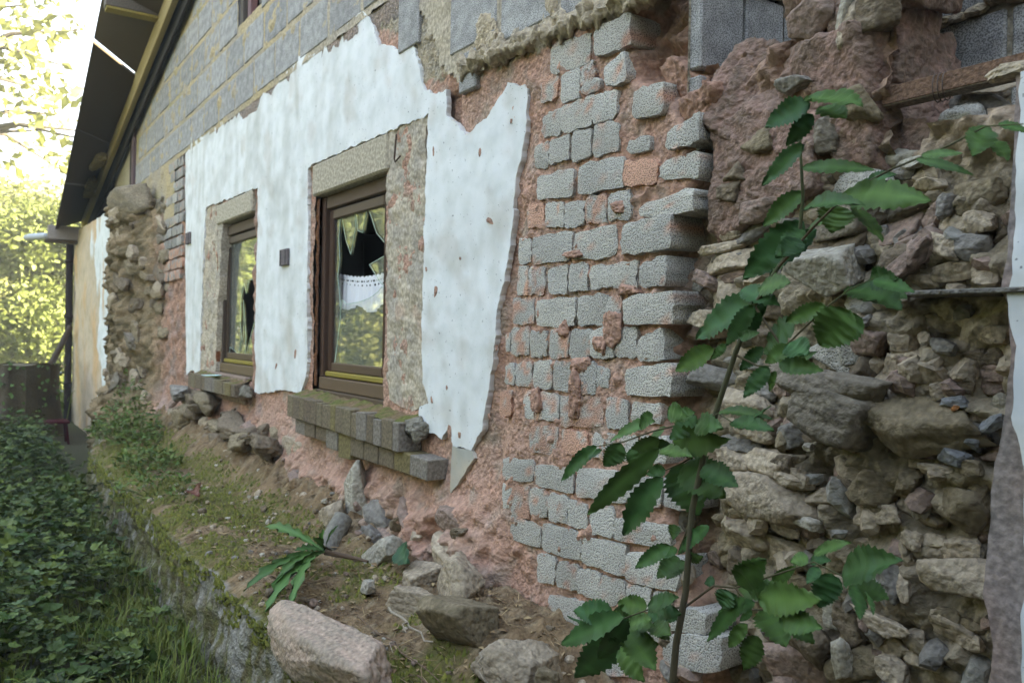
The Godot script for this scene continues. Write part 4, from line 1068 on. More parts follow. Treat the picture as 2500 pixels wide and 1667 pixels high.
func sills() -> void:
	rng.seed = 77
	var mk := func(parent: Node3D, x: float, wd: float, y0: float, y1: float, z: float, dp: float, c: Color) -> void:
		var mb := MB.new()
		mb.box(Vector3.ZERO, Vector3(wd - 0.003, y1 - y0, dp), c, 0.004, Basis(Vector3.BACK, rng.randfn() * 0.025))
		var o := put("sill_slab", mb, M.tile, parent)
		o.position = Vector3(x + wd * 0.5, (y0 + y1) * 0.5, z + dp * 0.5 + rng.randf() * 0.006)
	var tone := func() -> Color:
		var r := rng.randf()
		var c := Color(0.245, 0.20, 0.125).lerp(Color(0.19, 0.145, 0.10), rng.randf())
		return c.lerp(Color(0.30, 0.25, 0.05), 0.35) if r < 0.15 else (c.lerp(Color(0.30, 0.27, 0.245), 0.6) if r < 0.4 else c)
	for a in [["window_sill", -5.32, 16, 0.1035, 0.995, 1.135], ["window_sill", -8.12, 13, 0.118, 1.015, 1.145]]:
		var s := Node3D.new()
		s.name = a[0]
		house.add_child(s, true)
		var xs: float = a[1]
		for k in a[2]:
			var wd: float = a[3] * (1.0 + 0.32 * sin(k * 2.4))
			mk.call(s, xs, wd, a[4] - 0.002 * k * (1.0 if a[2] == 16 else -0.4), a[5] - 0.0015 * k + rng.randfn() * 0.004, -0.02, 0.13, tone.call())
			xs += wd
		if a[2] == 16:
			for k in 10:
				var x := -5.24 + 0.183 * k
				mk.call(s, x, 0.18, 0.865 + (0.03 if k < 3 else (-0.03 if k == 4 else 0.0)), 0.99 - 0.003 * k, -0.03, 0.115, tone.call())
		# mortar and moss bed on top
		var bed := MB.new()
		var x0: float = a[1] - 0.01
		var run: float = a[3] * a[2]
		var nu := 60
		for j in 7:
			for i in nu:
				var x := x0 + run * i / (nu - 1.0)
				var z := 0.105 - 0.15 * j / 6.0
				var n := fb(x * 9.0, z * 9.0, 3.0)
				bed.p(Vector3(x, a[5] - 0.012 + 0.05 * j / 6.0 + n * 0.02 - 0.02 * i / nu, z), Color(0.26, 0.17, 0.10).lerp(Color(0.16, 0.17, 0.04), clampf(0.4 + n * 2.0, 0.0, 1.0)))
		bed.grid(nu, 7, 0)
		put("sill_bed", bed, M.soil, s)
		var under := MB.new()
		under.box(Vector3(x0 + run * 0.5, a[4] - 0.0 + (0.05 if a[2] != 16 else -0.02), -0.03), Vector3(run - 0.1, 0.22, 0.08), Color(0.36, 0.26, 0.20), 0.01)
		put("sill_core", under, M.mortar, s)
		# broken right end
		for k in 2:
			var mb := MB.new()
			rock(mb, Vector3.ZERO, Vector3(0.06, 0.06, 0.06), Basis(), 2, 8, 1.6, Color(0.36, 0.33, 0.27), Color(0.17, 0.15, 0.11))
			put("mortar_lump", mb, M.mortar, s).position = Vector3(x0 + run + 0.03 + 0.03 * k, a[4] + 0.03 + rng.randf() * 0.1, 0.03)

# ---- the open rubble on the right
func rubble() -> void:
	var core := MB.new()
	# dirt and small stones packed behind the large ones
	rng.seed = 91
	for k in 300:
		var x := rng.randf_range(-1.93, -0.86)
		var y := rng.randf_range(0.15, 2.0)
		var s := rng.randf_range(0.012, 0.045)
		var tn: Array = TONE[[0, 0, 1, 7, 5, 3, 3, 2][rng.randi() % 8]]
		rock(core, Vector3(x, y, wall_z(x, y) - 0.005), Vector3(s * 1.4, s, s), Basis(Vector3(rng.randfn(), rng.randfn(), rng.randfn()).normalized(), rng.randf() * 3.0), 1, 5, 0.8, tn[0] * rng.randf_range(0.7, 1.1), tn[1])
	var w := Node3D.new()
	w.name = "rubble_wall"
	house.add_child(w, true)
	var f := put("rubble_fill", core, M.stone, w)
	tag(f, "", "", "", "stuff")
	rng.seed = 92
	for q in STONES:
		var big: float = maxf(q[3], q[4])
		var d: float = minf(clampf(minf(q[3], q[4]) * 0.6, 0.025, 0.11), 0.14)
		var tn: int = q[6]
		stone("stone", w, Vector3(q[0], q[1], (q[2] if q[1] > 2.04 else maxf(q[2] - 0.01, wall_z(q[0], q[1]) + 0.02)) - d * 0.6), Vector3(q[3] * 0.70, q[4] * 0.70, d), Basis(Vector3.BACK, deg_to_rad(q[5])) * Basis(Vector3.UP, rng.randfn() * 0.12) * Basis(Vector3.RIGHT, rng.randfn() * 0.15), 3 if big > 0.07 else 2, tn, "pumice" if tn == 2 else "stone", 5, 1.1)
	# the standing mass of pink mortar and stone above
	var mm := MB.new()
	rng.seed = 94
	for q in [[-1.60, 2.10, -0.17, 0.24, 0.23, 0.17, 0.0], [-1.38, 2.48, -0.19, 0.20, 0.22, 0.16, -0.1], [-1.34, 2.20, -0.19, 0.20, 0.22, 0.16, 0.0], [-1.62, 1.93, -0.16, 0.20, 0.14, 0.14, 0.1], [-1.72, 2.24, -0.16, 0.13, 0.17, 0.12, -0.2], [-1.24, 2.58, -0.2, 0.12, 0.15, 0.14, 0.0], [-1.40, 2.0, -0.2, 0.2, 0.16, 0.13, 0.0]]:
		rock(mm, Vector3(q[0], q[1], q[2]), Vector3(q[3], q[4], q[5]) * 1.22, Basis(Vector3.BACK, q[6]), 5, 4, 0.8, Color(0.37, 0.235, 0.185), Color(0.27, 0.19, 0.145))
	var mass := put("mortar_mass", mm, M.mortar, house)
	for q in [[-1.34, 2.42, 0.022, 0.10, 6], [-1.62, 2.13, 0.09, 0.05, 5], [-1.25, 2.42, 0.07, 0.075, 7], [-1.47, 2.44, 0.08, 0.06, 3], [-1.30, 2.17, 0.06, 0.06, 5], [-1.5, 2.27, 0.07, 0.03, 1], [-1.72, 2.0, 0.05, 0.04, 7], [-1.62, 1.93, 0.10, 0.04, 3], [-1.4, 2.1, 0.05, 0.05, 4]]:
		stone("stone", mass, Vector3(q[0], q[1], -0.035), Vector3(q[2], q[3], 0.045), Basis(Vector3.BACK, rng.randfn() * 0.12), 3, q[4])
	for q in [[-1.95, 2.40, -0.11, 0.10, 0.12], [-1.84, 2.30, -0.09, 0.10, 0.09]]:
		var jb := MB.new()
		rock(jb, Vector3.ZERO, Vector3(q[3], q[4], 0.10), Basis(), 4, 3, 1.2, PINK * 0.85, BROWNPINK)
		put("mortar_lump", jb, M.mortar, mass).position = Vector3(q[0], q[1], q[2])
	# set-back block wall behind, and its return
	var bw := MB.new()
	bw.q4(Vector3(-1.9, 1.7, -0.44), Vector3(-1.9, 3.6, -0.44), Vector3(4.6, 3.6, -0.44), Vector3(4.6, 1.7, -0.44), Color(0.46, 0.40, 0.30))
	bw.q4(Vector3(-1.905, 2.2, -0.02), Vector3(-1.905, 3.6, -0.02), Vector3(-1.905, 3.6, -0.44), Vector3(-1.905, 2.2, -0.44), Color(0.46, 0.40, 0.30))
	var rw := put("recess_wall", bw, M.mortar, house)
	rng.seed = 93
	for r in 6:
		var y := 1.86 + 0.313 * r
		for k in 6:
			var x := -1.86 + 0.5 * k - (0.25 if r % 2 else 0.0)
			if x < -1.87: continue
			block_part(rw, Vector3(x + 0.24, y + 0.146, -0.46), Vector3(0.484, 0.29, 0.06))
		block_part(rw, Vector3(-1.89, 2.10 + 0.313 * r + 0.146, -0.13), Vector3(0.06, 0.29, 0.20))
		block_part(rw, Vector3(-1.89, 2.10 + 0.313 * r + 0.146, -0.34), Vector3(0.06, 0.29, 0.19))
	for k in 16:
		var x := lerpf(-1.42, -0.6, k / 15.0)
		var lump := MB.new()
		rock(lump, Vector3.ZERO, Vector3(0.04, rng.randf_range(0.008, 0.022), 0.02), Basis(), 2, 5, 1.6, SAND, SAND * 0.8)
		put("mortar_lump", lump, M.mortar, rw).position = Vector3(x, 2.48 + rng.randfn() * 0.006, -0.425)
	for k in 8:
		var lump := MB.new()
		rock(lump, Vector3.ZERO, Vector3(0.02, rng.randf_range(0.008, 0.018), 0.034), Basis(), 2, 5, 1.6, SAND, SAND * 0.8)
		put("mortar_lump", lump, M.mortar, rw).position = Vector3(-1.855, 2.718 + rng.randfn() * 0.005, -0.06 - 0.048 * k)
	# rusty angle iron across the gap, bound with wire
	var an := MB.new()
	an.box(Vector3(-1.0, 2.185, -0.06), Vector3(0.5, 0.044, 0.006), Color(0.22, 0.13, 0.085), 0.001)
	an.box(Vector3(-1.0, 2.162, -0.085), Vector3(0.5, 0.005, 0.05), Color(0.34, 0.27, 0.20), 0.001)
	var angle := put("steel_lintel", an, M.rust, house)
	var wire := MB.new()
	for t in 3:
		var pts := []
		var rad := []
		for k in 14:
			var a := TAU * k / 13.0
			pts.append(Vector3(-1.115 + 0.012 * t + 0.008 * sin(a), 2.178 + 0.034 * cos(a), -0.075 + 0.036 * sin(a)))
			rad.append(0.0016)
		wire.tube(pts, rad, 5, Color(0.16, 0.12, 0.10))
	put("binding_wire", wire, M.rust, angle)

func pier() -> void:
	var pz := func(x: float, y: float) -> float: return 0.05 + fb(x * 3.0, y * 3.0, 9.0) * 0.008 + fb(x * 30.0, y * 30.0, 2.0) * 0.0025
	var wc := func(x: float, y: float) -> Color: return WHITE.lerp(Color(0.55, 0.60, 0.66), clampf(fb(x * 7.0, y * 4.0, 2.0) * 1.3, 0.0, 0.6))
	var kc := func(x: float, y: float) -> Color: return Color(0.40, 0.305, 0.265).lerp(Color(0.35, 0.31, 0.29), clampf(0.5 + fb(x * 6.0, y * 2.0, 2.0) * 1.4, 0.0, 1.0)).lerp(Color(0.62, 0.62, 0.62), clampf(fb(x * 30.0, y * 2.0, 8.0) * 2.0 - 0.9, 0.0, 0.8))
	var base := [[-0.905, -0.2], [4.6, -0.2], [4.6, 2.135], [-0.878, 2.135], [-0.882, 1.9], [-0.895, 1.672], [-0.885, 1.64], [-0.878, 1.5], [-0.89, 1.38], [-0.912, 1.2], [-0.92, 1.0], [-0.90, 0.9], [-0.915, 0.7], [-0.93, 0.5], [-0.92, 0.2]]
	var p := put("pier", slab(ragged(base, 0.03, 0.008, 3.0), -0.3, 0.05, func(x: float, y: float) -> float: return pz.call(x, y) - 0.012, kc, kc), M.concrete, house)
	var white := [[-0.872, 1.70], [-0.868, 1.9], [-0.866, 2.13], [4.59, 2.13], [4.59, -0.1], [-0.80, -0.1], [-0.825, 0.6], [-0.835, 0.9], [-0.832, 1.1], [-0.845, 1.3], [-0.868, 1.4], [-0.866, 1.55], [-0.88, 1.66]]
	put("plaster", slab(ragged(white, 0.02, 0.008, 5.0), 0.03, 0.05, pz, wc, wc), M.plaster, p)
	for k in 5:
		var mb := MB.new()
		rock(mb, Vector3.ZERO, Vector3(0.06, 0.02, 0.03), Basis(Vector3.BACK, rng.randfn() * 0.1), 2, 6, 1.5, SAND, SAND * 0.7)
		put("mortar_lump", mb, M.mortar, p).position = Vector3(-0.90 + 0.08 * k, 2.145, 0.02)
	# the thin slate under the sound masonry
	var sl := MB.new()
	sl.box(Vector3(-0.86, 1.668, -0.06), Vector3(0.56, 0.012, 0.24), Color(0.22, 0.20, 0.17), 0.003)
	put("slate_shelf", sl, M.stone, house)

func roof() -> void:
	var r := Node3D.new()
	r.name = "roof"
	house.add_child(r, true)
	var a := Vector3(-15.95, 3.43, 0.12)
	var b := Vector3(-8.4, 5.14, 0.12)
	var inner := func(s: float) -> Vector3: return a.lerp(b, s)
	var outer := func(s: float) -> Vector3: return Vector3(-14.62, 3.12, 0.66).lerp(Vector3(-8.6, 5.66, 0.66), s)
	# dark boards under the verge, with a gap between two of them
	for q in [[-0.02, 0.19, 0.0], [0.20, 0.405, 0.012], [0.41, 0.668, 0.02], [0.678, 1.05, 0.0]]:
		var mb := MB.new()
		var i0: Vector3 = inner.call(q[0])
		var i1: Vector3 = inner.call(q[1])
		var o0: Vector3 = outer.call(q[0]) + Vector3(0, -q[2], 0)
		var o1: Vector3 = outer.call(q[1]) + Vector3(0, -q[2] * 0.3, 0)
		var up := Vector3(-0.004, 0.03, 0)
		var c := Color(0.075, 0.055, 0.035)
		var m := (i0 + o1) * 0.5 + up * 0.5
		mb.out4(i0, i1, o1, o0, m, c)
		mb.out4(i0 + up, i1 + up, o1 + up, o0 + up, m, c)
		mb.out4(o0, o1, o1 + up, o0 + up, m, Color(0.045, 0.035, 0.03))
		mb.out4(i0, i1, i1 + up, i0 + up, m, c)
		mb.out4(i0, o0, o0 + up, i0 + up, m, c)
		mb.out4(i1, o1, o1 + up, i1 + up, m, c)
		put("verge_board", mb, M.sheet, r)
	var rf := MB.new()
	rf.bar(a + Vector3(0, -0.06, 0.02), b + Vector3(0, -0.06, 0.02), 0.28, 0.06, Color(0.52, 0.41, 0.19), 0.006)
	put("rafter", rf, M.wood, r)
	var fb_ := MB.new()
	fb_.bar(a + Vector3(0.0, -0.20, -0.06), b + Vector3(0.0, -0.20, -0.06), 0.24, 0.03, Color(0.03, 0.025, 0.022), 0.003)
	put("flashing_board", fb_, M.sheet, r)
	# purlin ends that stick out beyond the wall
	var p1 := MB.new()
	p1.box(Vector3(-9.58, 4.975, 0.34), Vector3(0.16, 0.16, 0.68), Color(0.17, 0.145, 0.115), 0.006)
	p1.box(Vector3(-9.58, 4.88, 0.34), Vector3(0.15, 0.028, 0.66), Color(0.40, 0.31, 0.08), 0.004)
	put("purlin", p1, M.wood, r)
	var p2 := MB.new()
	p2.box(Vector3(-14.9, 3.04, 0.42), Vector3(0.14, 0.22, 0.66), Color(0.36, 0.31, 0.27), 0.006)
	put("purlin", p2, M.wood, r)
	var p3 := MB.new()
	p3.box(Vector3(-14.9, 2.90, 0.42), Vector3(0.18, 0.045, 0.74), Color(0.10, 0.07, 0.04), 0.006)
	put("eaves_board", p3, M.wood, r)
	# lumps of yellow foam pushed out under the boards
	rng.seed = 14
	for s in [0.20, 0.25, 0.36]:
		var mb := MB.new()
		rock(mb, Vector3.ZERO, Vector3(0.26, 0.10, 0.12), Basis(Vector3.BACK, 0.2), 3, 7, 1.6, Color(0.42, 0.33, 0.13), Color(0.30, 0.23, 0.10))
		put("foam_lump", mb, M.mortar, r).position = inner.call(s) + Vector3(0.05, -0.12, 0.14)
	# roof over the rooms
	var deck := MB.new()
	var d := Vector3(0, 0, -1)
	var top := MB.new()
	top.bar(Vector3(-16.2, 3.52, -4.0), Vector3(5.0, 8.4, -4.0), 0.10, 8.2, Color(0.12, 0.09, 0.08), 0.01)
	if deck and d: put("roof_deck", top, M.sheet, r)
	# cream boards and a dark post at the far end of the block wall
	var cream := MB.new()
	for k in 5:
		cream.box(Vector3(-12.18 - 0.30 * k, 3.55, -0.02), Vector3(0.292, 1.5 - 0.14 * k, 0.03), Color(0.66, 0.58, 0.44) * rng.randf_range(0.92, 1.05), 0.004)
	put("cream_boarding", cream, M.wood, house)
	var post := MB.new()
	post.box(Vector3(-11.93, 3.6, 0.01), Vector3(0.10, 1.5, 0.06), Color(0.02, 0.018, 0.02), 0.006)
	post.box(Vector3(-11.81, 3.6, 0.015), Vector3(0.14, 1.5, 0.05), Color(0.19, 0.13, 0.14), 0.006)
	put("dark_post", post, M.wood, house)
	# brown downpipe at the far corner
	var pipe := MB.new()
	pipe.tube([Vector3(-15.28, 2.9, 0.40), Vector3(-15.28, 1.4, 0.40), Vector3(-15.28, 0.0, 0.40)], [0.055, 0.055, 0.055], 12, Color(0.035, 0.025, 0.025))
	for y in [0.6, 1.7, 2.6]:
		pipe.tube([Vector3(-15.28, y, 0.40), Vector3(-15.28, y + 0.05, 0.40)], [0.064, 0.064], 12, Color(0.03, 0.022, 0.022))
	put("downpipe", pipe, M.frame, house)
	var gut := MB.new()
	gut.tube([Vector3(-15.1, 3.0, 0.75), Vector3(-15.5, 2.99, 0.95), Vector3(-15.6, 2.985, 1.0)], [0.05, 0.06, 0.05], 10, Color(0.42, 0.44, 0.46))
	put("gutter_end", gut, M.frame, house)

# ---- the mossy ledge along the foot of the wall
func ledge_profile(x: float, s: float) -> Vector3:    # s: 0 at the wall, 1 at the front edge, 2 at the foot
	var n := fb(x * 2.2, s * 2.0, 5.0)
	var m := fb(x * 9.0, s * 7.0, 6.0)
	var drop := ss(-2.9, -2.2, x)
	var front := 0.89 + fb(x * 0.8, 3.0) * 0.05 - ss(-8.0, -10.4, x) * 0.40
	if s <= 1.0:
		var y := lerpf(0.48 + 0.10 * ss(-3.7, -4.8, x), 0.43, ss(0.0, 0.5, s)) - ss(-2.6, -1.9, x) * 0.22 + n * 0.035 * (1.0 - s * 0.5) + m * 0.022 + ss(0.5, 0.1, s) * (0.35 + 0.65 * ss(-3.4, -4.4, x)) * (rg(x * 4.0, s * 3.0, 7.0) * 0.05 + fb(x * 10.0, s * 6.0, 8.0) * 0.05 + 0.03) - ss(0.25, 0.7, s) * (1.0 - ss(0.72, 0.98, s)) * 0.10 * ss(-3.7, -3.0, x)
		y += ss(-5.0, -7.5, x) * 0.10 * (1.0 - s)
		y -= drop * 0.08 * s
		var edge := ss(0.90, 1.0, s)
		return Vector3(x, y - edge * 0.03, lerpf(0.0, front, s))
	var t := s - 1.0
	return Vector3(x, lerpf(0.40 + n * 0.03 + m * 0.02 - drop * 0.08, -0.12, t), front + 0.012 + fb(x * 4.0, t * 3.0, 8.0) * 0.035 + fb(x * 16.0, t * 12.0, 9.0) * 0.012 + t * 0.05)
func ledge() -> void:
	var w := thing("retaining_wall", Vector3.ZERO, "low mossy concrete ledge running along the foot of the house wall", "low wall")
	var mb := MB.new()
	var nu := 620
	var ns := 74
	for j in ns:
		var s := 2.0 * j / (ns - 1.0)
		for i in nu:
			var u := i / (nu - 1.0)
			var x := lerpf(-11.6, -1.2, pow(u, 0.75))
			var q := ledge_profile(x, s)
			var n := fb(x * 2.4, s * 2.4, 15.0)
			var m := fb(x * 8.0, s * 8.0, 16.0)
			var c := Color(0.31, 0.21, 0.115).lerp(Color(0.17, 0.11, 0.06), clampf(0.4 + m * 1.6, 0.0, 1.0))
			c = c.lerp(Color(0.38, 0.30, 0.19), clampf(fb(x * 14.0, s * 14.0, 2.0) * 2.0 - 0.2, 0.0, 0.7))
			var moss := clampf(n * 2.0 + 0.35 + ss(-3.4, -5.0, x) * 0.5, 0.0, 1.0) * ss(0.1, 0.5, s)
			c = c.lerp(Color(0.095, 0.10, 0.02).lerp(Color(0.16, 0.155, 0.028), clampf(0.5 + m, 0.0, 1.0)), moss * 0.8)
			if s > 1.0:
				var bare := Color(0.37, 0.345, 0.30).lerp(Color(0.27, 0.25, 0.21), clampf(0.5 + fb(x * 5.0, s * 9.0, 33.0) * 1.8, 0.0, 1.0))
				var drip := fb(x * 13.0, s * 1.8, 35.0)
				var cover := clampf(0.72 + drip * 1.9 + ss(-3.6, -5.0, x) * 0.35 + n * 0.8 - ss(1.3, 1.0, s) * ss(-4.6, -3.8, x) * 0.7, 0.0, 1.0)
				c = bare.lerp(Color(0.12, 0.095, 0.035).lerp(Color(0.14, 0.145, 0.03), clampf(0.5 + m * 1.3, 0.0, 1.0)), cover * 0.92)
			mb.p(q, c)
	mb.grid(nu, ns, 0, true)
	var top := put("ledge", mb, M.soil, w)
	tag(top, "", "")
	# broken coping slabs at the near end
	rng.seed = 41
	for q in [[-2.70, 0.41, 0.80, 0.40, 0.13, 0.11, 0.16], [-2.20, 0.35, 0.68, 0.15, 0.10, 0.11, 0.3]]:
		var cp := MB.new()
		rock(cp, Vector3.ZERO, Vector3(q[3], q[4], q[5]), Basis(Vector3.UP, q[6]) * Basis(Vector3.BACK, -0.06), 4, 2, 0.7, Color(0.56, 0.41, 0.31), Color(0.40, 0.32, 0.24))
		put("coping_stone", cp, M.stone, w).position = Vector3(q[0], q[1], q[2])
	# cushions of moss
	var moss := MB.new()
	for k in 9500:
		var x := -9.5 + 7.1 * pow(rng.randf(), 0.8)
		var s := rng.randf_range(0.25, 1.25)
		if fb(x * 2.4, s * 2.4, 15.0) + ss(-3.6, -5.2, x) * 0.3 < -0.12 + rng.randf() * 0.3: continue
		var q := ledge_profile(x, s)
		var h := rng.randf_range(0.006, 0.022)
		var c := Color(0.10, 0.115, 0.018).lerp(Color(0.19, 0.18, 0.028), rng.randf()) * rng.randf_range(0.6, 1.1)
		var d := Vector3(rng.randfn(), 0, rng.randfn()).normalized() * rng.randf_range(0.006, 0.016)
		var e := Vector3(-d.z, 0, d.x)
		var tipv := q + Vector3(rng.randfn() * 0.006, h, rng.randfn() * 0.006 + (h * 0.6 if s > 1.0 else 0.0))
		var i := moss.p(q + d - Vector3(0, 0.006, 0), c * 0.8)
		moss.p(q + e - Vector3(0, 0.006, 0), c * 0.8)
		moss.p(q - d - Vector3(0, 0.006, 0), c * 0.8)
		moss.p(q - e - Vector3(0, 0.006, 0), c * 0.8)
		moss.p(tipv, c)
		for a in 4:
			moss.t(i + a, i + (a + 1) % 4, i + 4)
	var mo := put("moss", moss, M.bark)
	tag(mo, "yellow green moss cushions growing on top of the mossy ledge", "moss", "", "stuff")
	var grit := MB.new()
	for k in 260:
		var x := rng.randf_range(-6.5, -1.9)
		var s := rng.randf_range(0.05, 0.97)
		var q := ledge_profile(x, s)
		var r := rng.randf_range(0.004, 0.016) * (1.6 if rng.randf() < 0.1 else 1.0)
		var tn: Array = TONE[[0, 0, 6, 1, 3, 7][rng.randi() % 6]]
		rock(grit, q + Vector3(0, r * 0.4, 0), Vector3(r * 1.4, r, r * 1.2), Basis(Vector3.UP, rng.randf() * 6.0), 1, 4, 0.6, tn[0], tn[1])
	tag(put("grit", grit, M.stone), "pale grit and crumbs of mortar scattered over the ledge top", "gravel", "", "stuff")

func litter() -> void:
	rng.seed = 64
	var mb := MB.new()
	for k in 1500:
		var x := -5.5 + 3.6 * pow(rng.randf(), 0.6)
		var s := rng.randf_range(0.08, 0.95)
		var q := ledge_profile(x, s)
		var a := rng.randf() * TAU
		var long := rng.randf() < 0.4
		var l := rng.randf_range(0.05, 0.16) if long else rng.randf_range(0.02, 0.045)
		var d := Vector3(cos(a), rng.randfn() * 0.12, sin(a)) * l
		var c := Color(0.34, 0.25, 0.13).lerp(Color(0.13, 0.075, 0.04), rng.randf())
		leaf_mesh(mb, q + Vector3(0, 0.006, 0), q + Vector3(0, 0.008, 0) + d, 0.005 if long else l * 0.55, Vector3(rng.randfn() * 0.3, 1.0, rng.randfn() * 0.3), c, 1, 0.0, 0.4, 0.1, k)
	tag(put("litter", mb, M.bark), "dry brown leaf scraps and straw scattered over the ledge soil", "litter", "", "stuff")
func loose(x: float, y: float, z: float, half: Vector3, turn: Basis, tone: int, label: String, cuts := 7, rough := 0.7, called := "stone", cat := "stone", mt := "stone", level := 4) -> void:
	var mb := MB.new()
	var p: Array = TONE[tone]
	rock(mb, Vector3.ZERO, half, turn, level, cuts, rough, p[0] * 0.84, p[1] * 0.8, 0.15)
	var o := put(called, mb, M[mt])
	o.position = Vector3(x, y, z)
	tag(o, label, cat)
func ledge_stones() -> void:
	rng.seed = 61
	loose(-2.69, 0.47, 0.34, Vector3(0.17, 0.10, 0.11), Basis(Vector3.UP, 0.35) * Basis(Vector3.BACK, 0.1), 5, "large square cut drab stone on the brown soil of the ledge", 3, 0.4)
	loose(-2.36, 0.40, 0.29, Vector3(0.15, 0.11, 0.13), Basis(Vector3.UP, 0.2), 0, "rounded beige boulder spotted with lichen at the near end of the ledge", 9, 0.9)
	loose(-2.20, 0.40, 0.28, Vector3(0.055, 0.06, 0.05), Basis(Vector3.UP, 0.7), 5, "small mossy stone leaning on the rounded beige boulder", 7)
	loose(-2.95, 0.52, 0.17, Vector3(0.17, 0.13, 0.09), Basis(Vector3.BACK, -0.4), 0, "cream limestone slab propped against the foot of the wall", 6, 0.8)
	loose(-3.25, 0.47, 0.21, Vector3(0.13, 0.08, 0.09), Basis(Vector3.BACK, 0.2), 0, "flat cream stone lying behind the propped limestone slab", 6, 0.8)
	loose(-3.62, 0.47, 0.23, Vector3(0.17, 0.085, 0.06), Basis(Vector3.BACK, 0.45) * Basis(Vector3.UP, 0.2), 6, "pale pointed stone tilted beside the clay pipe stub", 5, 0.4)
	loose(-3.05, 0.44, 0.32, Vector3(0.14, 0.07, 0.08), Basis(Vector3.UP, 0.5), 0, "low beige stone half buried in front of the propped slab", 7, 0.9)
	loose(-3.3, 0.45, 0.42, Vector3(0.05, 0.03, 0.04), Basis(), 6, "small white chip of stone in the grit beside the dandelion", 6)
	loose(-3.95, 0.46, 0.12, Vector3(0.14, 0.12, 0.09), Basis(Vector3.BACK, 0.3), 1, "mottled grey stone wedged behind the clay pipe stub", 8, 1.1)
	loose(-4.28, 0.50, 0.18, Vector3(0.11, 0.13, 0.08), Basis(Vector3.BACK, 0.2), 0, "upright sandy stone with a mossy foot beside the clay pipe stub", 7)
	# loose pieces lying in the open rubble
	loose(-1.385, 1.735, -0.02, Vector3(0.135, 0.075, 0.09), Basis(Vector3.BACK, -0.12) * Basis(Vector3.RIGHT, 0.35), 6, "large white angular stone lying loose in the rubble", 5, 0.35)
	loose(-1.145, 1.765, -0.05, Vector3(0.085, 0.028, 0.06), Basis(Vector3.BACK, 0.62) * Basis(Vector3.RIGHT, 0.3), 3, "tilted flat slab with a smooth pinkish face in the rubble hollow", 3, 0.3)
	# clay pipe stub
	var pm := MB.new()
	var n := 20
	var a := Vector3(0, 0.075, -0.02)
	var b := Vector3(0.09, -0.065, 0.11)
	for r in [[0.052, a], [0.056, b], [0.044, b], [0.04, a]]:
		var d := (b - a).normalized()
		var sd := d.cross(Vector3.UP).normalized()
		var up := sd.cross(d)
		for k in n:
			var t := TAU * k / n
			pm.p(r[1] + (sd * cos(t) + up * sin(t)) * r[0], Color(0.34, 0.31, 0.25).lerp(Color(0.24, 0.225, 0.19), clampf(0.5 + fb(k * 0.4, r[0] * 30.0), 0.0, 1.0)))
	for k in n:
		var e := (k + 1) % n
		for l in 3:
			pm.t(l * n + k, l * n + e, (l + 1) * n + e)
			pm.t(l * n + k, (l + 1) * n + e, (l + 1) * n + k)
	var po := put("pipe", pm, M.stone)
	po.position = Vector3(-4.09, 0.50, 0.24)
	tag(po, "short grey clay pipe stub poking out of the wall foot", "pipe")
	# dry sticks
	rng.seed = 62
	for q in [[Vector3(-2.95, 0.46, 0.50), Vector3(-2.62, 0.42, 0.48), 0.006, "bleached forked stick lying on the brown soil of the ledge"], [Vector3(-3.0, 0.44, 0.60), Vector3(-2.42, 0.36, 0.56), 0.0035, "long thin brown twig across the soil towards the coping"], [Vector3(-2.36, 0.47, 0.44), Vector3(-2.30, 0.36, 0.44), 0.005, "short pale stick standing by the rounded beige boulder"], [Vector3(-2.5, 0.37, 0.62), Vector3(-2.25, 0.35, 0.5), 0.004, "dark twig low on the soil at the near end"]]:
		var mb := MB.new()
		var pts := []
		var rad := []
		for k in 8:
			var t := k / 7.0
			pts.append((q[0] as Vector3).lerp(q[1], t) + Vector3(rng.randfn() * 0.008, rng.randfn() * 0.004 + 0.012, rng.randfn() * 0.01))
			rad.append(q[2] * (1.0 - 0.5 * t))
		mb.tube(pts, rad, 6, Color(0.45, 0.38, 0.28) if q[2] > 0.0045 else Color(0.20, 0.13, 0.08))
		mb.tube([pts[3], pts[3] + Vector3(0.06, 0.02, 0.05), pts[3] + Vector3(0.13, 0.015, 0.07)], [q[2] * 0.7, q[2] * 0.5, q[2] * 0.3], 5, Color(0.40, 0.33, 0.24))
		tag(put("stick", mb, M.wood), q[3], "stick")

# ---- plants
func leaf_mesh(mb: MB, foot: Vector3, tip: Vector3, width: float, normal: Vector3, col: Color, lobes: int, depth: float, fold: float, droop: float, sd: float, shape := 0.85) -> void:
	var L := foot.distance_to(tip)
	var x := (tip - foot) / L
	var z := x.cross(normal).normalized()
	var y := z.cross(x)
	var nt := lobes * 2 + 1
	var cr := [-1.0, -0.55, 0.0, 0.55, 1.0]
	var f := mb.v.size()
	for i in nt:
		var t := i / (nt - 1.0)
		var w := width * 0.5 * pow(sin(PI * pow(t, shape)), 0.75) * (1.0 - 0.18 * t)
		var tooth := (1.0 - depth) if i % 2 == 0 else 1.0
		for s in cr:
			var a: float = absf(s)
			var edge: float = w * s * (tooth if a > 0.9 else 1.0)
			var lift: float = a * fold * w - droop * L * t * t + droop * L * t + sin(t * lobes * PI + a * 1.6) * 0.018 * width * (1.0 if a > 0.1 else 0.0) + fb(t * 3.0, s * 1.5, sd) * 0.10 * width
			var back: float = (tooth - 1.0) * 0.35 * L / lobes if a > 0.9 else 0.0
			var c: Color = col * (1.45 if a < 0.1 else (1.0 + 0.35 * fb(t * 5.0, s * 3.0, sd)))
			mb.p(foot + x * (t * L + back) + z * edge + y * lift, c)
	mb.grid(5, nt, f)

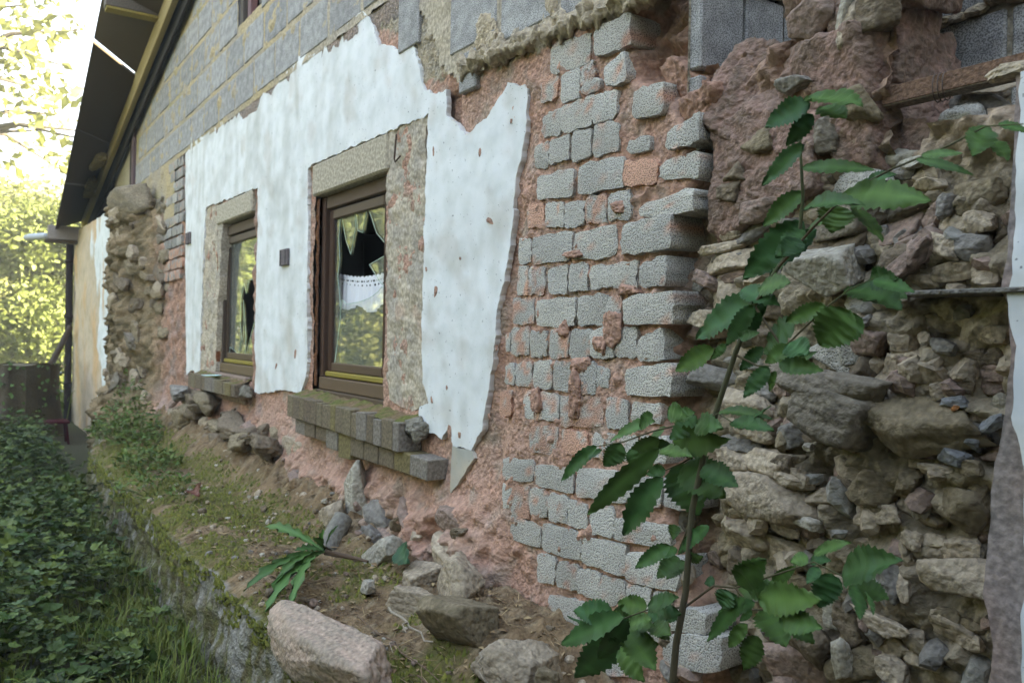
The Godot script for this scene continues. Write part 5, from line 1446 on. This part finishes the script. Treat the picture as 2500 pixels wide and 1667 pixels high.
func sapling() -> void:
	rng.seed = 101
	var at := Vector3(STEM[0][0], 0.0, STEM[0][2])
	var t := thing("sapling", at, "young hazel sapling with large toothed dark green leaves before the rubble", "sapling")
	var mb := MB.new()
	var pts := [Vector3(0.0, -0.05, 0.0), Vector3(-0.01, 0.3, 0.0)]
	var rad := [0.0105, 0.010]
	for k in STEM.size():
		pts.append(v3(STEM[k]) - at)
		rad.append(lerpf(0.0098, 0.0024, pow(k / (STEM.size() - 1.0), 1.1)))
	mb.tube(pts, rad, 10, Color(0.085, 0.062, 0.040), Color(0.06, 0.075, 0.03))
	put("stem", mb, M.bark, t)
	for tw in TWIGS:
		var b := MB.new()
		var p := []
		var r := []
		for k in tw.size():
			p.append(v3(tw[k]) - at)
			r.append(lerpf(0.0032, 0.0012, k / (tw.size() - 1.0)))
		b.tube(p, r, 7, Color(0.085, 0.06, 0.035), Color(0.07, 0.08, 0.03))
		put("twig", b, M.bark, t)
	var eye := Vector3(0, 1.55, 1.92)
	for q in LEAVES:
		var foot := Vector3(q[0], q[1], q[2])
		var tip := Vector3(q[3], q[4], q[5])
		var m := MB.new()
		var view := (Vector3(1.1, 0.75, 1.3)).normalized()
		var n := (view + Vector3(rng.randfn(), rng.randfn(), rng.randfn()) * 0.22).normalized()
		var c := Color(0.036, 0.085, 0.026).lerp(Color(0.075, 0.13, 0.03), clampf(rng.randf() * 1.2 - 0.3, 0.0, 1.0)) * rng.randf_range(0.75, 1.15)
		leaf_mesh(m, Vector3.ZERO, tip - foot, q[6] * 1.3, n, c, 11, 0.2, 0.30 * rng.randf_range(0.0, 1.4), 0.16 * rng.randf_range(0.1, 1.6), rng.randf() * 30.0, 0.78)
		if eye: put("leaf", m, M.leaf, t).position = foot - at
		# a smaller neighbour behind some of the large ones
		if q[6] > 0.035 and rng.randf() < 0.6:
			var m2 := MB.new()
			var a := rng.randf_range(-0.9, 0.9)
			var d := (tip - foot).rotated(Vector3(0.65, 0.1, 0.75).normalized(), a) * rng.randf_range(0.55, 0.9)
			leaf_mesh(m2, Vector3.ZERO, d, q[6] * rng.randf_range(0.8, 1.1), (n + Vector3(rng.randfn(), rng.randfn(), rng.randfn()) * 0.3).normalized(), c * rng.randf_range(0.8, 1.3), 9, 0.2, 0.3 * rng.randf(), 0.15 * rng.randf(), rng.randf() * 30.0, 0.78)
			put("leaf", m2, M.leaf, t).position = foot - at + Vector3(rng.randfn() * 0.01, -0.015, -0.03)

func ledge_plants() -> void:
	rng.seed = 111
	# dandelion-like rosette hanging over the ledge
	var at := Vector3(-3.72, 0.51, 0.46)
	var d := thing("dandelion", at, "green dandelion rosette with jagged leaves hanging over the ledge", "weed")
	for q in [[0.20, -0.06, 0.44, 0.10], [0.43, -0.09, 0.42, 0.10], [0.50, -0.06, 0.34, 0.08], [0.30, -0.02, 0.34, 0.07], [-0.53, 0.03, 0.13, 0.08], [0.03, 0.12, 0.02, 0.06], [0.10, 0.10, 0.10, 0.05], [-0.03, 0.02, 0.14, 0.07], [-0.14, -0.01, 0.02, 0.05], [0.08, 0.14, -0.03, 0.04]]:
		var m := MB.new()
		var tip := Vector3(q[0], q[1], q[2])
		leaf_mesh(m, Vector3.ZERO, tip, q[3], Vector3(0.3, 1.0, 0.5), Color(0.05, 0.105, 0.024) * rng.randf_range(0.7, 1.25), 6, 0.55, 0.35, 0.34, rng.randf() * 20.0, 1.5)
		put("leaf", m, M.leaf, d)
	var root := MB.new()
	root.tube([Vector3(0, 0, 0), Vector3(0.12, 0.0, -0.06), Vector3(0.26, 0.005, -0.10)], [0.014, 0.012, 0.006], 8, Color(0.10, 0.065, 0.04))
	put("stem", root, M.bark, d)
	# one dark leaf by the pale stone
	var one := MB.new()
	leaf_mesh(one, Vector3(-0.08, 0, 0), Vector3(0.12, -0.02, 0.06), 0.13, Vector3(0.2, 0.6, 1.0), Color(0.03, 0.075, 0.035), 9, 0.2, 0.2, 0.1, 4.0)
	var oo := put("leaf", one, M.leaf)
	oo.position = Vector3(-3.38, 0.56, 0.20)
	tag(oo, "single dark green leaf lying between the pale pointed stone and wall", "leaf")
	# brown dead leaf
	var dead := MB.new()
	leaf_mesh(dead, Vector3(-0.08, 0, 0), Vector3(0.14, 0.0, 0.02), 0.13, Vector3(0.2, 1.0, 0.6), Color(0.10, 0.035, 0.02), 7, 0.35, 0.5, 0.25, 8.0)
	var de := put("leaf", dead, M.leaf)
	de.position = Vector3(-5.55, 0.50, 0.62)
	tag(de, "curled dark brown dead leaf on the moss of the ledge", "leaf")
	# bushy weed by the broken old wall
	for q in [[Vector3(-8.6, 0.50, 0.55), 0.42, 0.62, 900, "bushy green weed with fine leaves beside the broken end of the old wall", 0.055], [Vector3(-7.0, 0.47, 0.66), 0.30, 0.28, 420, "low dark green weed spreading over the ledge below the far sill", 0.05], [Vector3(-6.0, 0.46, 0.78), 0.34, 0.16, 260, "flat patch of small weeds at the edge of the mossy ledge", 0.04]]:
		var w := thing("weed", q[0], q[4], "weed")
		var m := MB.new()
		var st := MB.new()
		for k in int(q[3]):
			var a := rng.randf() * TAU
			var r: float = sqrt(rng.randf()) * q[1]
			var h: float = rng.randf() * q[2] * (1.15 - r / q[1])
			var p := Vector3(cos(a) * r * 1.4, h, sin(a) * r * 0.8)
			var dir := Vector3(rng.randfn(), rng.randf() * 0.8, rng.randfn()).normalized()
			var l: float = q[5] * rng.randf_range(0.6, 1.4)
			leaf_mesh(m, p, p + dir * l, l * 0.5, Vector3(rng.randfn() * 0.6, 1.0, 0.4 + rng.randfn() * 0.5), Color(0.07, 0.125, 0.03).lerp(Color(0.13, 0.17, 0.035), rng.randf()) * rng.randf_range(0.6, 1.1), 1, 0.0, 0.3, 0.2, k)
			if k % 22 == 0:
				st.tube([Vector3(p.x * 0.4, -0.03, p.z * 0.4), Vector3(p.x * 0.8, h * 0.6, p.z * 0.8), p], [0.004, 0.003, 0.0015], 5, Color(0.12, 0.13, 0.04))
		put("foliage", m, M.leaf, w)
		put("stem", st, M.bark, w)

func sprig(sd: int, big: float) -> ArrayMesh:     # three leaflets on a bent stalk
	rng.seed = sd
	var m := MB.new()
	for k in 3:
		var a := (k - 1) * 1.2 + rng.randfn() * 0.15
		var f := Vector3(0, 0, 0.01)
		leaf_mesh(m, f, f + Vector3(sin(a), 0.10 + rng.randfn() * 0.12, cos(a)) * big * (1.0 if k == 1 else 0.8), big * 0.62, Vector3(0, 1, 0), Color.WHITE * rng.randf_range(0.85, 1.1), 4, 0.12, 0.25, 0.2, sd + k)
	return m.mesh()
func scatter(called: String, mesh: Mesh, mt: Material, xf: Array, cols: Array, parent: Node3D = null) -> MultiMeshInstance3D:
	var mm := MultiMesh.new()
	mm.transform_format = MultiMesh.TRANSFORM_3D
	mm.use_colors = true
	mm.mesh = mesh
	mm.instance_count = xf.size()
	for k in xf.size():
		mm.set_instance_transform(k, xf[k])
		mm.set_instance_color(k, cols[k])
	var o := MultiMeshInstance3D.new()
	o.name = called if parent else numbered(called)
	o.multimesh = mm
	o.material_override = mt
	o.set_meta("kind", "stuff")
	if parent:
		parent.add_child(o, true)
	else:
		add_child(o)
	return o
func undergrowth() -> void:
	for kind in 3:
		var m := sprig(200 + kind, [0.06, 0.046, 0.034][kind])
		rng.seed = 300 + kind
		var xf := []
		var cols := []
		for k in 5200:
			var x := -14.5 + 12.2 * pow(rng.randf(), 0.75)
			var z := 0.93 + absf(rng.randfn()) * 0.75 + rng.randf() * 0.3
			if x > -1.9 or z > 4.5: continue
			var thick := fb(x * 0.7, z * 0.9, 5.0)
			var tall := clampf(0.30 + thick * 0.6 - (z - 0.95) * 0.12 - ss(-5.4, -3.6, x) * 0.27, 0.02, 0.5) + ss(-9.0, -13.0, x) * 0.05
			if rng.randf() > 0.62 + thick * 1.4 - ss(-5.0, -3.2, x) * 0.3: continue
			var h := tall * sqrt(rng.randf())
			var b := Basis(Vector3.UP, rng.randf() * TAU) * Basis(Vector3.RIGHT, rng.randfn() * 0.55)
			xf.append(Transform3D(b.scaled(Vector3.ONE * rng.randf_range(0.6, 1.35)), Vector3(x, ground_y(x, z) + h, z)))
			cols.append(Color(0.045, 0.085, 0.020).lerp(Color(0.15, 0.19, 0.035), pow(rng.randf(), 1.8)) * rng.randf_range(0.35, 1.15))
		var o := scatter("undergrowth", m, M.leaf, xf, cols)
		tag(o, ["dark green bramble leaves covering the ground along the ledge", "mixed small leaved weeds under the brambles before the ledge", "tiny ground ivy leaves creeping over the soil in front"][kind], "undergrowth", "", "stuff")
	# grass and moss tufts on the near ground
	var g := MB.new()
	rng.seed = 310
	for k in 5:
		var a := rng.randf() * TAU
		var l := rng.randf_range(0.04, 0.09)
		var d := Vector3(cos(a), 0, sin(a))
		var e := Vector3(-d.z, 0, d.x) * 0.0025
		var i := g.p(d * 0.008 + e, Color.WHITE)
		g.p(d * 0.008 - e, Color.WHITE)
		g.p(d * 0.022 + Vector3(0, l * 0.7, 0) + e * 0.7, Color.WHITE)
		g.p(d * 0.022 + Vector3(0, l * 0.7, 0) - e * 0.7, Color.WHITE)
		g.p(d * 0.055 + Vector3(0, l, 0), Color.WHITE)
		g.t(i, i + 1, i + 2)
		g.t(i + 1, i + 3, i + 2)
		g.t(i + 2, i + 3, i + 4)
	var gx := []
	var gc := []
	for k in 16000:
		var x := -2.2 - 7.0 * pow(rng.randf(), 1.3)
		var z := 0.95 + 3.2 * rng.randf()
		if fb(x * 0.9, z * 0.9, 25.0) < -0.25: continue
		gx.append(Transform3D(Basis(Vector3.UP, rng.randf() * TAU).scaled(Vector3.ONE * rng.randf_range(0.5, 1.6)), Vector3(x, ground_y(x, z) - 0.005 + rng.randf() * 0.06, z)))
		gc.append(Color(0.11, 0.16, 0.03).lerp(Color(0.19, 0.20, 0.045), rng.randf()) * rng.randf_range(0.7, 1.2))
	tag(scatter("grass", g.mesh(), M.leaf, gx, gc), "short yellow green grass and moss on the near ground", "grass", "", "stuff")
	gx = []
	gc = []
	for k in 9000:
		var x := -15.0 - 30.0 * pow(rng.randf(), 1.5)
		var z := rng.randf_range(-8.0, 14.0)
		gx.append(Transform3D(Basis(Vector3.UP, rng.randf() * TAU).scaled(Vector3(3.0, 4.0, 3.0) * rng.randf_range(0.8, 2.2)), Vector3(x, ground_y(x, z) - 0.02, z)))
		gc.append(Color(0.12, 0.17, 0.03).lerp(Color(0.22, 0.22, 0.06), rng.randf()))
	tag(scatter("meadow_grass", g.mesh(), M.tree_leaf, gx, gc), "tall sunlit meadow grass beyond the far corner of the house", "grass", "", "stuff")

func yard() -> void:
	# mossy box-like trunk stump far left
	rng.seed = 71
	var at := Vector3(-13.6, 0.0, 1.12)
	var s := thing("tree_stump", at, "dark mossy tree stump hung with ivy beyond the corner of the house", "tree stump")
	var mb := MB.new()
	var n := 28
	for j in 9:
		for k in n + 1:
			var a := TAU * k / n
			var h := 1.02 * j / 8.0
			var r := 0.43 + 0.05 * fb(cos(a) * 2.0, sin(a) * 2.0, h) + 0.14 * pow(maxf(0.0, 1.0 - h / 0.9), 3.0) + 0.012 * sin(a * 5.0 + h * 2.0)
			mb.p(Vector3(cos(a) * r, h + (0.05 * fb(cos(a), sin(a)) if j == 8 else 0.0), sin(a) * r), Color(0.050, 0.034, 0.018).lerp(Color(0.085, 0.07, 0.028), clampf(0.4 + fb(a * 2.0, h * 3.0), 0.0, 1.0)).lerp(Color(0.20, 0.165, 0.12), ss(0.15, 0.4, fb(a * 1.3, 0.4, 2.0))))
	mb.grid(n + 1, 9, 0, false)
	put("trunk", mb, M.stone, s)
	var top := MB.new()
	var c := top.p(Vector3(0, 1.0, 0), Color(0.16, 0.13, 0.08))
	for k in n + 1:
		var a := TAU * k / n
		top.p(Vector3(cos(a) * 0.42, 1.01 + 0.05 * fb(cos(a), sin(a)), sin(a) * 0.35), Color(0.12, 0.10, 0.06))
	for k in n:
		top.t(c, c + k + 2, c + k + 1)
	put("cut_face", top, M.stone, s)
	var ivy := MB.new()
	for k in 220:
		var a := rng.randf() * TAU
		var p := Vector3(cos(a) * 0.47, rng.randf() * 1.05, sin(a) * 0.47)
		leaf_mesh(ivy, p, p + Vector3(rng.randfn(), -0.6, rng.randfn()).normalized() * 0.07, 0.06, Vector3(cos(a), 0.4, sin(a)), Color(0.07, 0.12, 0.03) * rng.randf_range(0.6, 1.3), 1, 0.0, 0.2, 0.1, k)
	put("ivy", ivy, M.leaf, s)
	var pole := MB.new()
	pole.tube([Vector3(-13.55, 0.85, 0.86), Vector3(-14.2, 1.15, 0.66), Vector3(-14.9, 1.55, 0.42)], [0.05, 0.045, 0.04], 8, Color(0.06, 0.04, 0.025))
	tag(put("pole", pole, M.wood), "dark wooden pole leaning from the stump against the corner downpipe", "pole")
	# low fence rail behind the stump
	var fr := thing("fence", Vector3(-17.5, 0, 1.0), "low grey metal rail standing behind the stump near the corner", "fence")
	for k in 2:
		var r := MB.new()
		r.tube([Vector3(0, 0.35 + 0.35 * k, -1.2), Vector3(0, 0.35 + 0.35 * k, 0.4)], [0.02, 0.02], 8, Color(0.30, 0.31, 0.30))
		put("rail", r, M.frame, fr)
	for z in [-1.1, -0.4, 0.3]:
		var r := MB.new()
		r.tube([Vector3(0, -0.1, z), Vector3(0, 0.78, z)], [0.025, 0.025], 8, Color(0.26, 0.27, 0.26))
		put("post", r, M.frame, fr)
	# red garden stool, half hidden
	var st := thing("garden_stool", Vector3(-12.6, -0.24, 0.80), "small dark red stool half buried in weeds by the corner", "stool")
	var seat := MB.new()
	seat.box(Vector3(0, 0.52, 0), Vector3(0.34, 0.035, 0.30), Color(0.04, 0.007, 0.009), 0.01)
	put("seat", seat, M.frame, st)
	for x in [-1, 1]:
		for z in [-1, 1]:
			var l := MB.new()
			l.bar(Vector3(0.13 * x, 0.50, 0.11 * z), Vector3(0.19 * x, 0.0, 0.16 * z), 0.03, 0.03, Color(0.035, 0.007, 0.008), 0.004)
			put("leg", l, M.frame, st)

# ---- trees
func tuft(sd: int) -> ArrayMesh:
	rng.seed = sd
	var m := MB.new()
	for k in 11:
		var p := Vector3(rng.randfn(), rng.randfn(), rng.randfn()) * 0.16
		var d := Vector3(rng.randfn(), rng.randfn() * 0.6 - 0.2, rng.randfn()).normalized()
		leaf_mesh(m, p, p + d * 0.15, 0.10, Vector3(rng.randfn(), 1.0, rng.randfn()).normalized(), Color.WHITE * rng.randf_range(0.8, 1.15), 1, 0.0, 0.2, 0.1, k)
	return m.mesh()
func tree(at: Vector3, height: float, spread: float, low: float, leaves: int, tone: Color, meshes: Array, label: String, sd: int) -> void:
	rng.seed = sd
	at.y = ground_y(at.x, at.z)
	var t := thing("tree", at, label, "tree", "trees round the house")
	var wood := MB.new()
	var lean := Vector3(rng.randfn() * 0.3, 0, rng.randfn() * 0.3)
	var pts := []
	var rad := []
	for k in 8:
		var u := k / 7.0
		pts.append(Vector3(0, -0.1 + height * 0.85 * u, 0) + lean * u * u + Vector3(rng.randfn(), 0, rng.randfn()) * 0.06 * u)
		rad.append(height * 0.018 * (1.0 - 0.85 * u) + 0.015)
	wood.tube(pts, rad, 9, Color(0.075, 0.06, 0.045))
	put("trunk", wood, M.bark, t)
	var tips := []
	var limbs := MB.new()
	for k in 26:
		var u := rng.randf_range(low / height * 0.9, 0.95)
		var a: Vector3 = Vector3(0, height * 0.85 * u, 0) + lean * u * u
		var ang := rng.randf() * TAU
		var reach := spread * (1.0 - 0.55 * absf(u - 0.45) * 1.4) * rng.randf_range(0.55, 1.05)
		var e := a + Vector3(cos(ang) * reach, reach * rng.randf_range(-0.15, 0.45), sin(ang) * reach)
		var m := a.lerp(e, 0.5) + Vector3(0, reach * 0.10, 0)
		limbs.tube([a, m, e], [height * 0.007, height * 0.004, height * 0.0012], 6, Color(0.07, 0.055, 0.04))
		for q in 5: tips.append(a.lerp(e, 0.35 + 0.17 * q) + Vector3(rng.randfn(), rng.randfn(), rng.randfn()) * spread * 0.10)
	put("limb", limbs, M.bark, t)
	var cr := Node3D.new()
	cr.name = "crown"
	t.add_child(cr)
	for kind in meshes.size():
		var xf := []
		var cols := []
		for k in leaves / meshes.size():
			var c: Vector3 = tips[rng.randi() % tips.size()]
			var p := c + Vector3(rng.randfn(), rng.randfn() * 0.7, rng.randfn()) * spread * 0.15
			if p.y < 0.25: continue
			xf.append(Transform3D(Basis(Vector3(rng.randfn(), rng.randfn(), rng.randfn()).normalized(), rng.randf() * TAU).scaled(Vector3.ONE * rng.randf_range(0.7, 1.7) * (0.6 + height * 0.07)), p))
			cols.append(tone * rng.randf_range(0.65, 1.3))
		scatter("leaves", meshes[kind], M.tree_leaf, xf, cols, cr)
func trees() -> void:
	var meshes := [tuft(401), tuft(402)]
	var A := Color(0.16, 0.19, 0.045)
	var B := Color(0.09, 0.14, 0.03)
	var C := Color(0.21, 0.22, 0.06)
	# what shows past the far corner
	tree(Vector3(-25.0, 0, -0.4), 5.2, 2.2, 0.6, 1500, A, meshes, "bushy sunlit tree rising just past the corner downpipe", 501)
	tree(Vector3(-34.0, 0, 1.6), 7.0, 3.6, 0.8, 2000, C, meshes, "wide bright yellow green tree in the middle of the gap beside the roof", 502)
	tree(Vector3(-26.0, 0, 2.6), 4.2, 1.8, 0.5, 1000, B, meshes, "low dense tree at the left edge of the sunny meadow", 503)
	tree(Vector3(-46.0, 0, -2.5), 8.0, 4.0, 1.0, 1800, A, meshes, "tall hazy tree at the back of the meadow behind the others", 504)
	tree(Vector3(-21.0, 0, 2.1), 12.0, 3.2, 6.0, 170, C, meshes, "tall thin tree with leafy sprays hanging over the roof edge", 505)
	tree(Vector3(-56.0, 0, 4.0), 9.0, 5.0, 1.0, 2000, B, meshes, "broad tree at the far left end of the meadow", 506)
	# woodland edge across the yard, which the window panes mirror
	var spots := [[-19.0, 14.5, 9.0, 3.4], [-13.0, 17.0, 10.0, 3.8], [-24.0, 11.0, 8.0, 3.2], [-28.0, 16.0, 11.0, 4.2], [-7.5, 19.0, 11.0, 4.2], [-34.0, 13.0, 9.0, 3.8], [-1.0, 19.0, 12.0, 4.6], [6.0, 9.0, 9.0, 4.0], [6.5, 4.2, 8.0, 3.2], [3.6, 5.4, 6.0, 2.6], [1.0, 6.0, 5.0, 2.2], [2.7, 2.8, 5.0, 1.9], [-31.0, 9.0, 12.0, 4.0], [-38.0, 12.0, 13.0, 4.6], [-45.0, 14.0, 14.0, 5.0], [-52.0, 16.0, 15.0, 5.0]]
	for k in spots.size():
		var s: Array = spots[k]
		tree(Vector3(s[0], 0, s[1]), s[2], s[3], 0.5, 2600, [A, B, C][k % 3], meshes, "green broadleaf tree at the woodland edge across the yard from the windows", 520 + k)
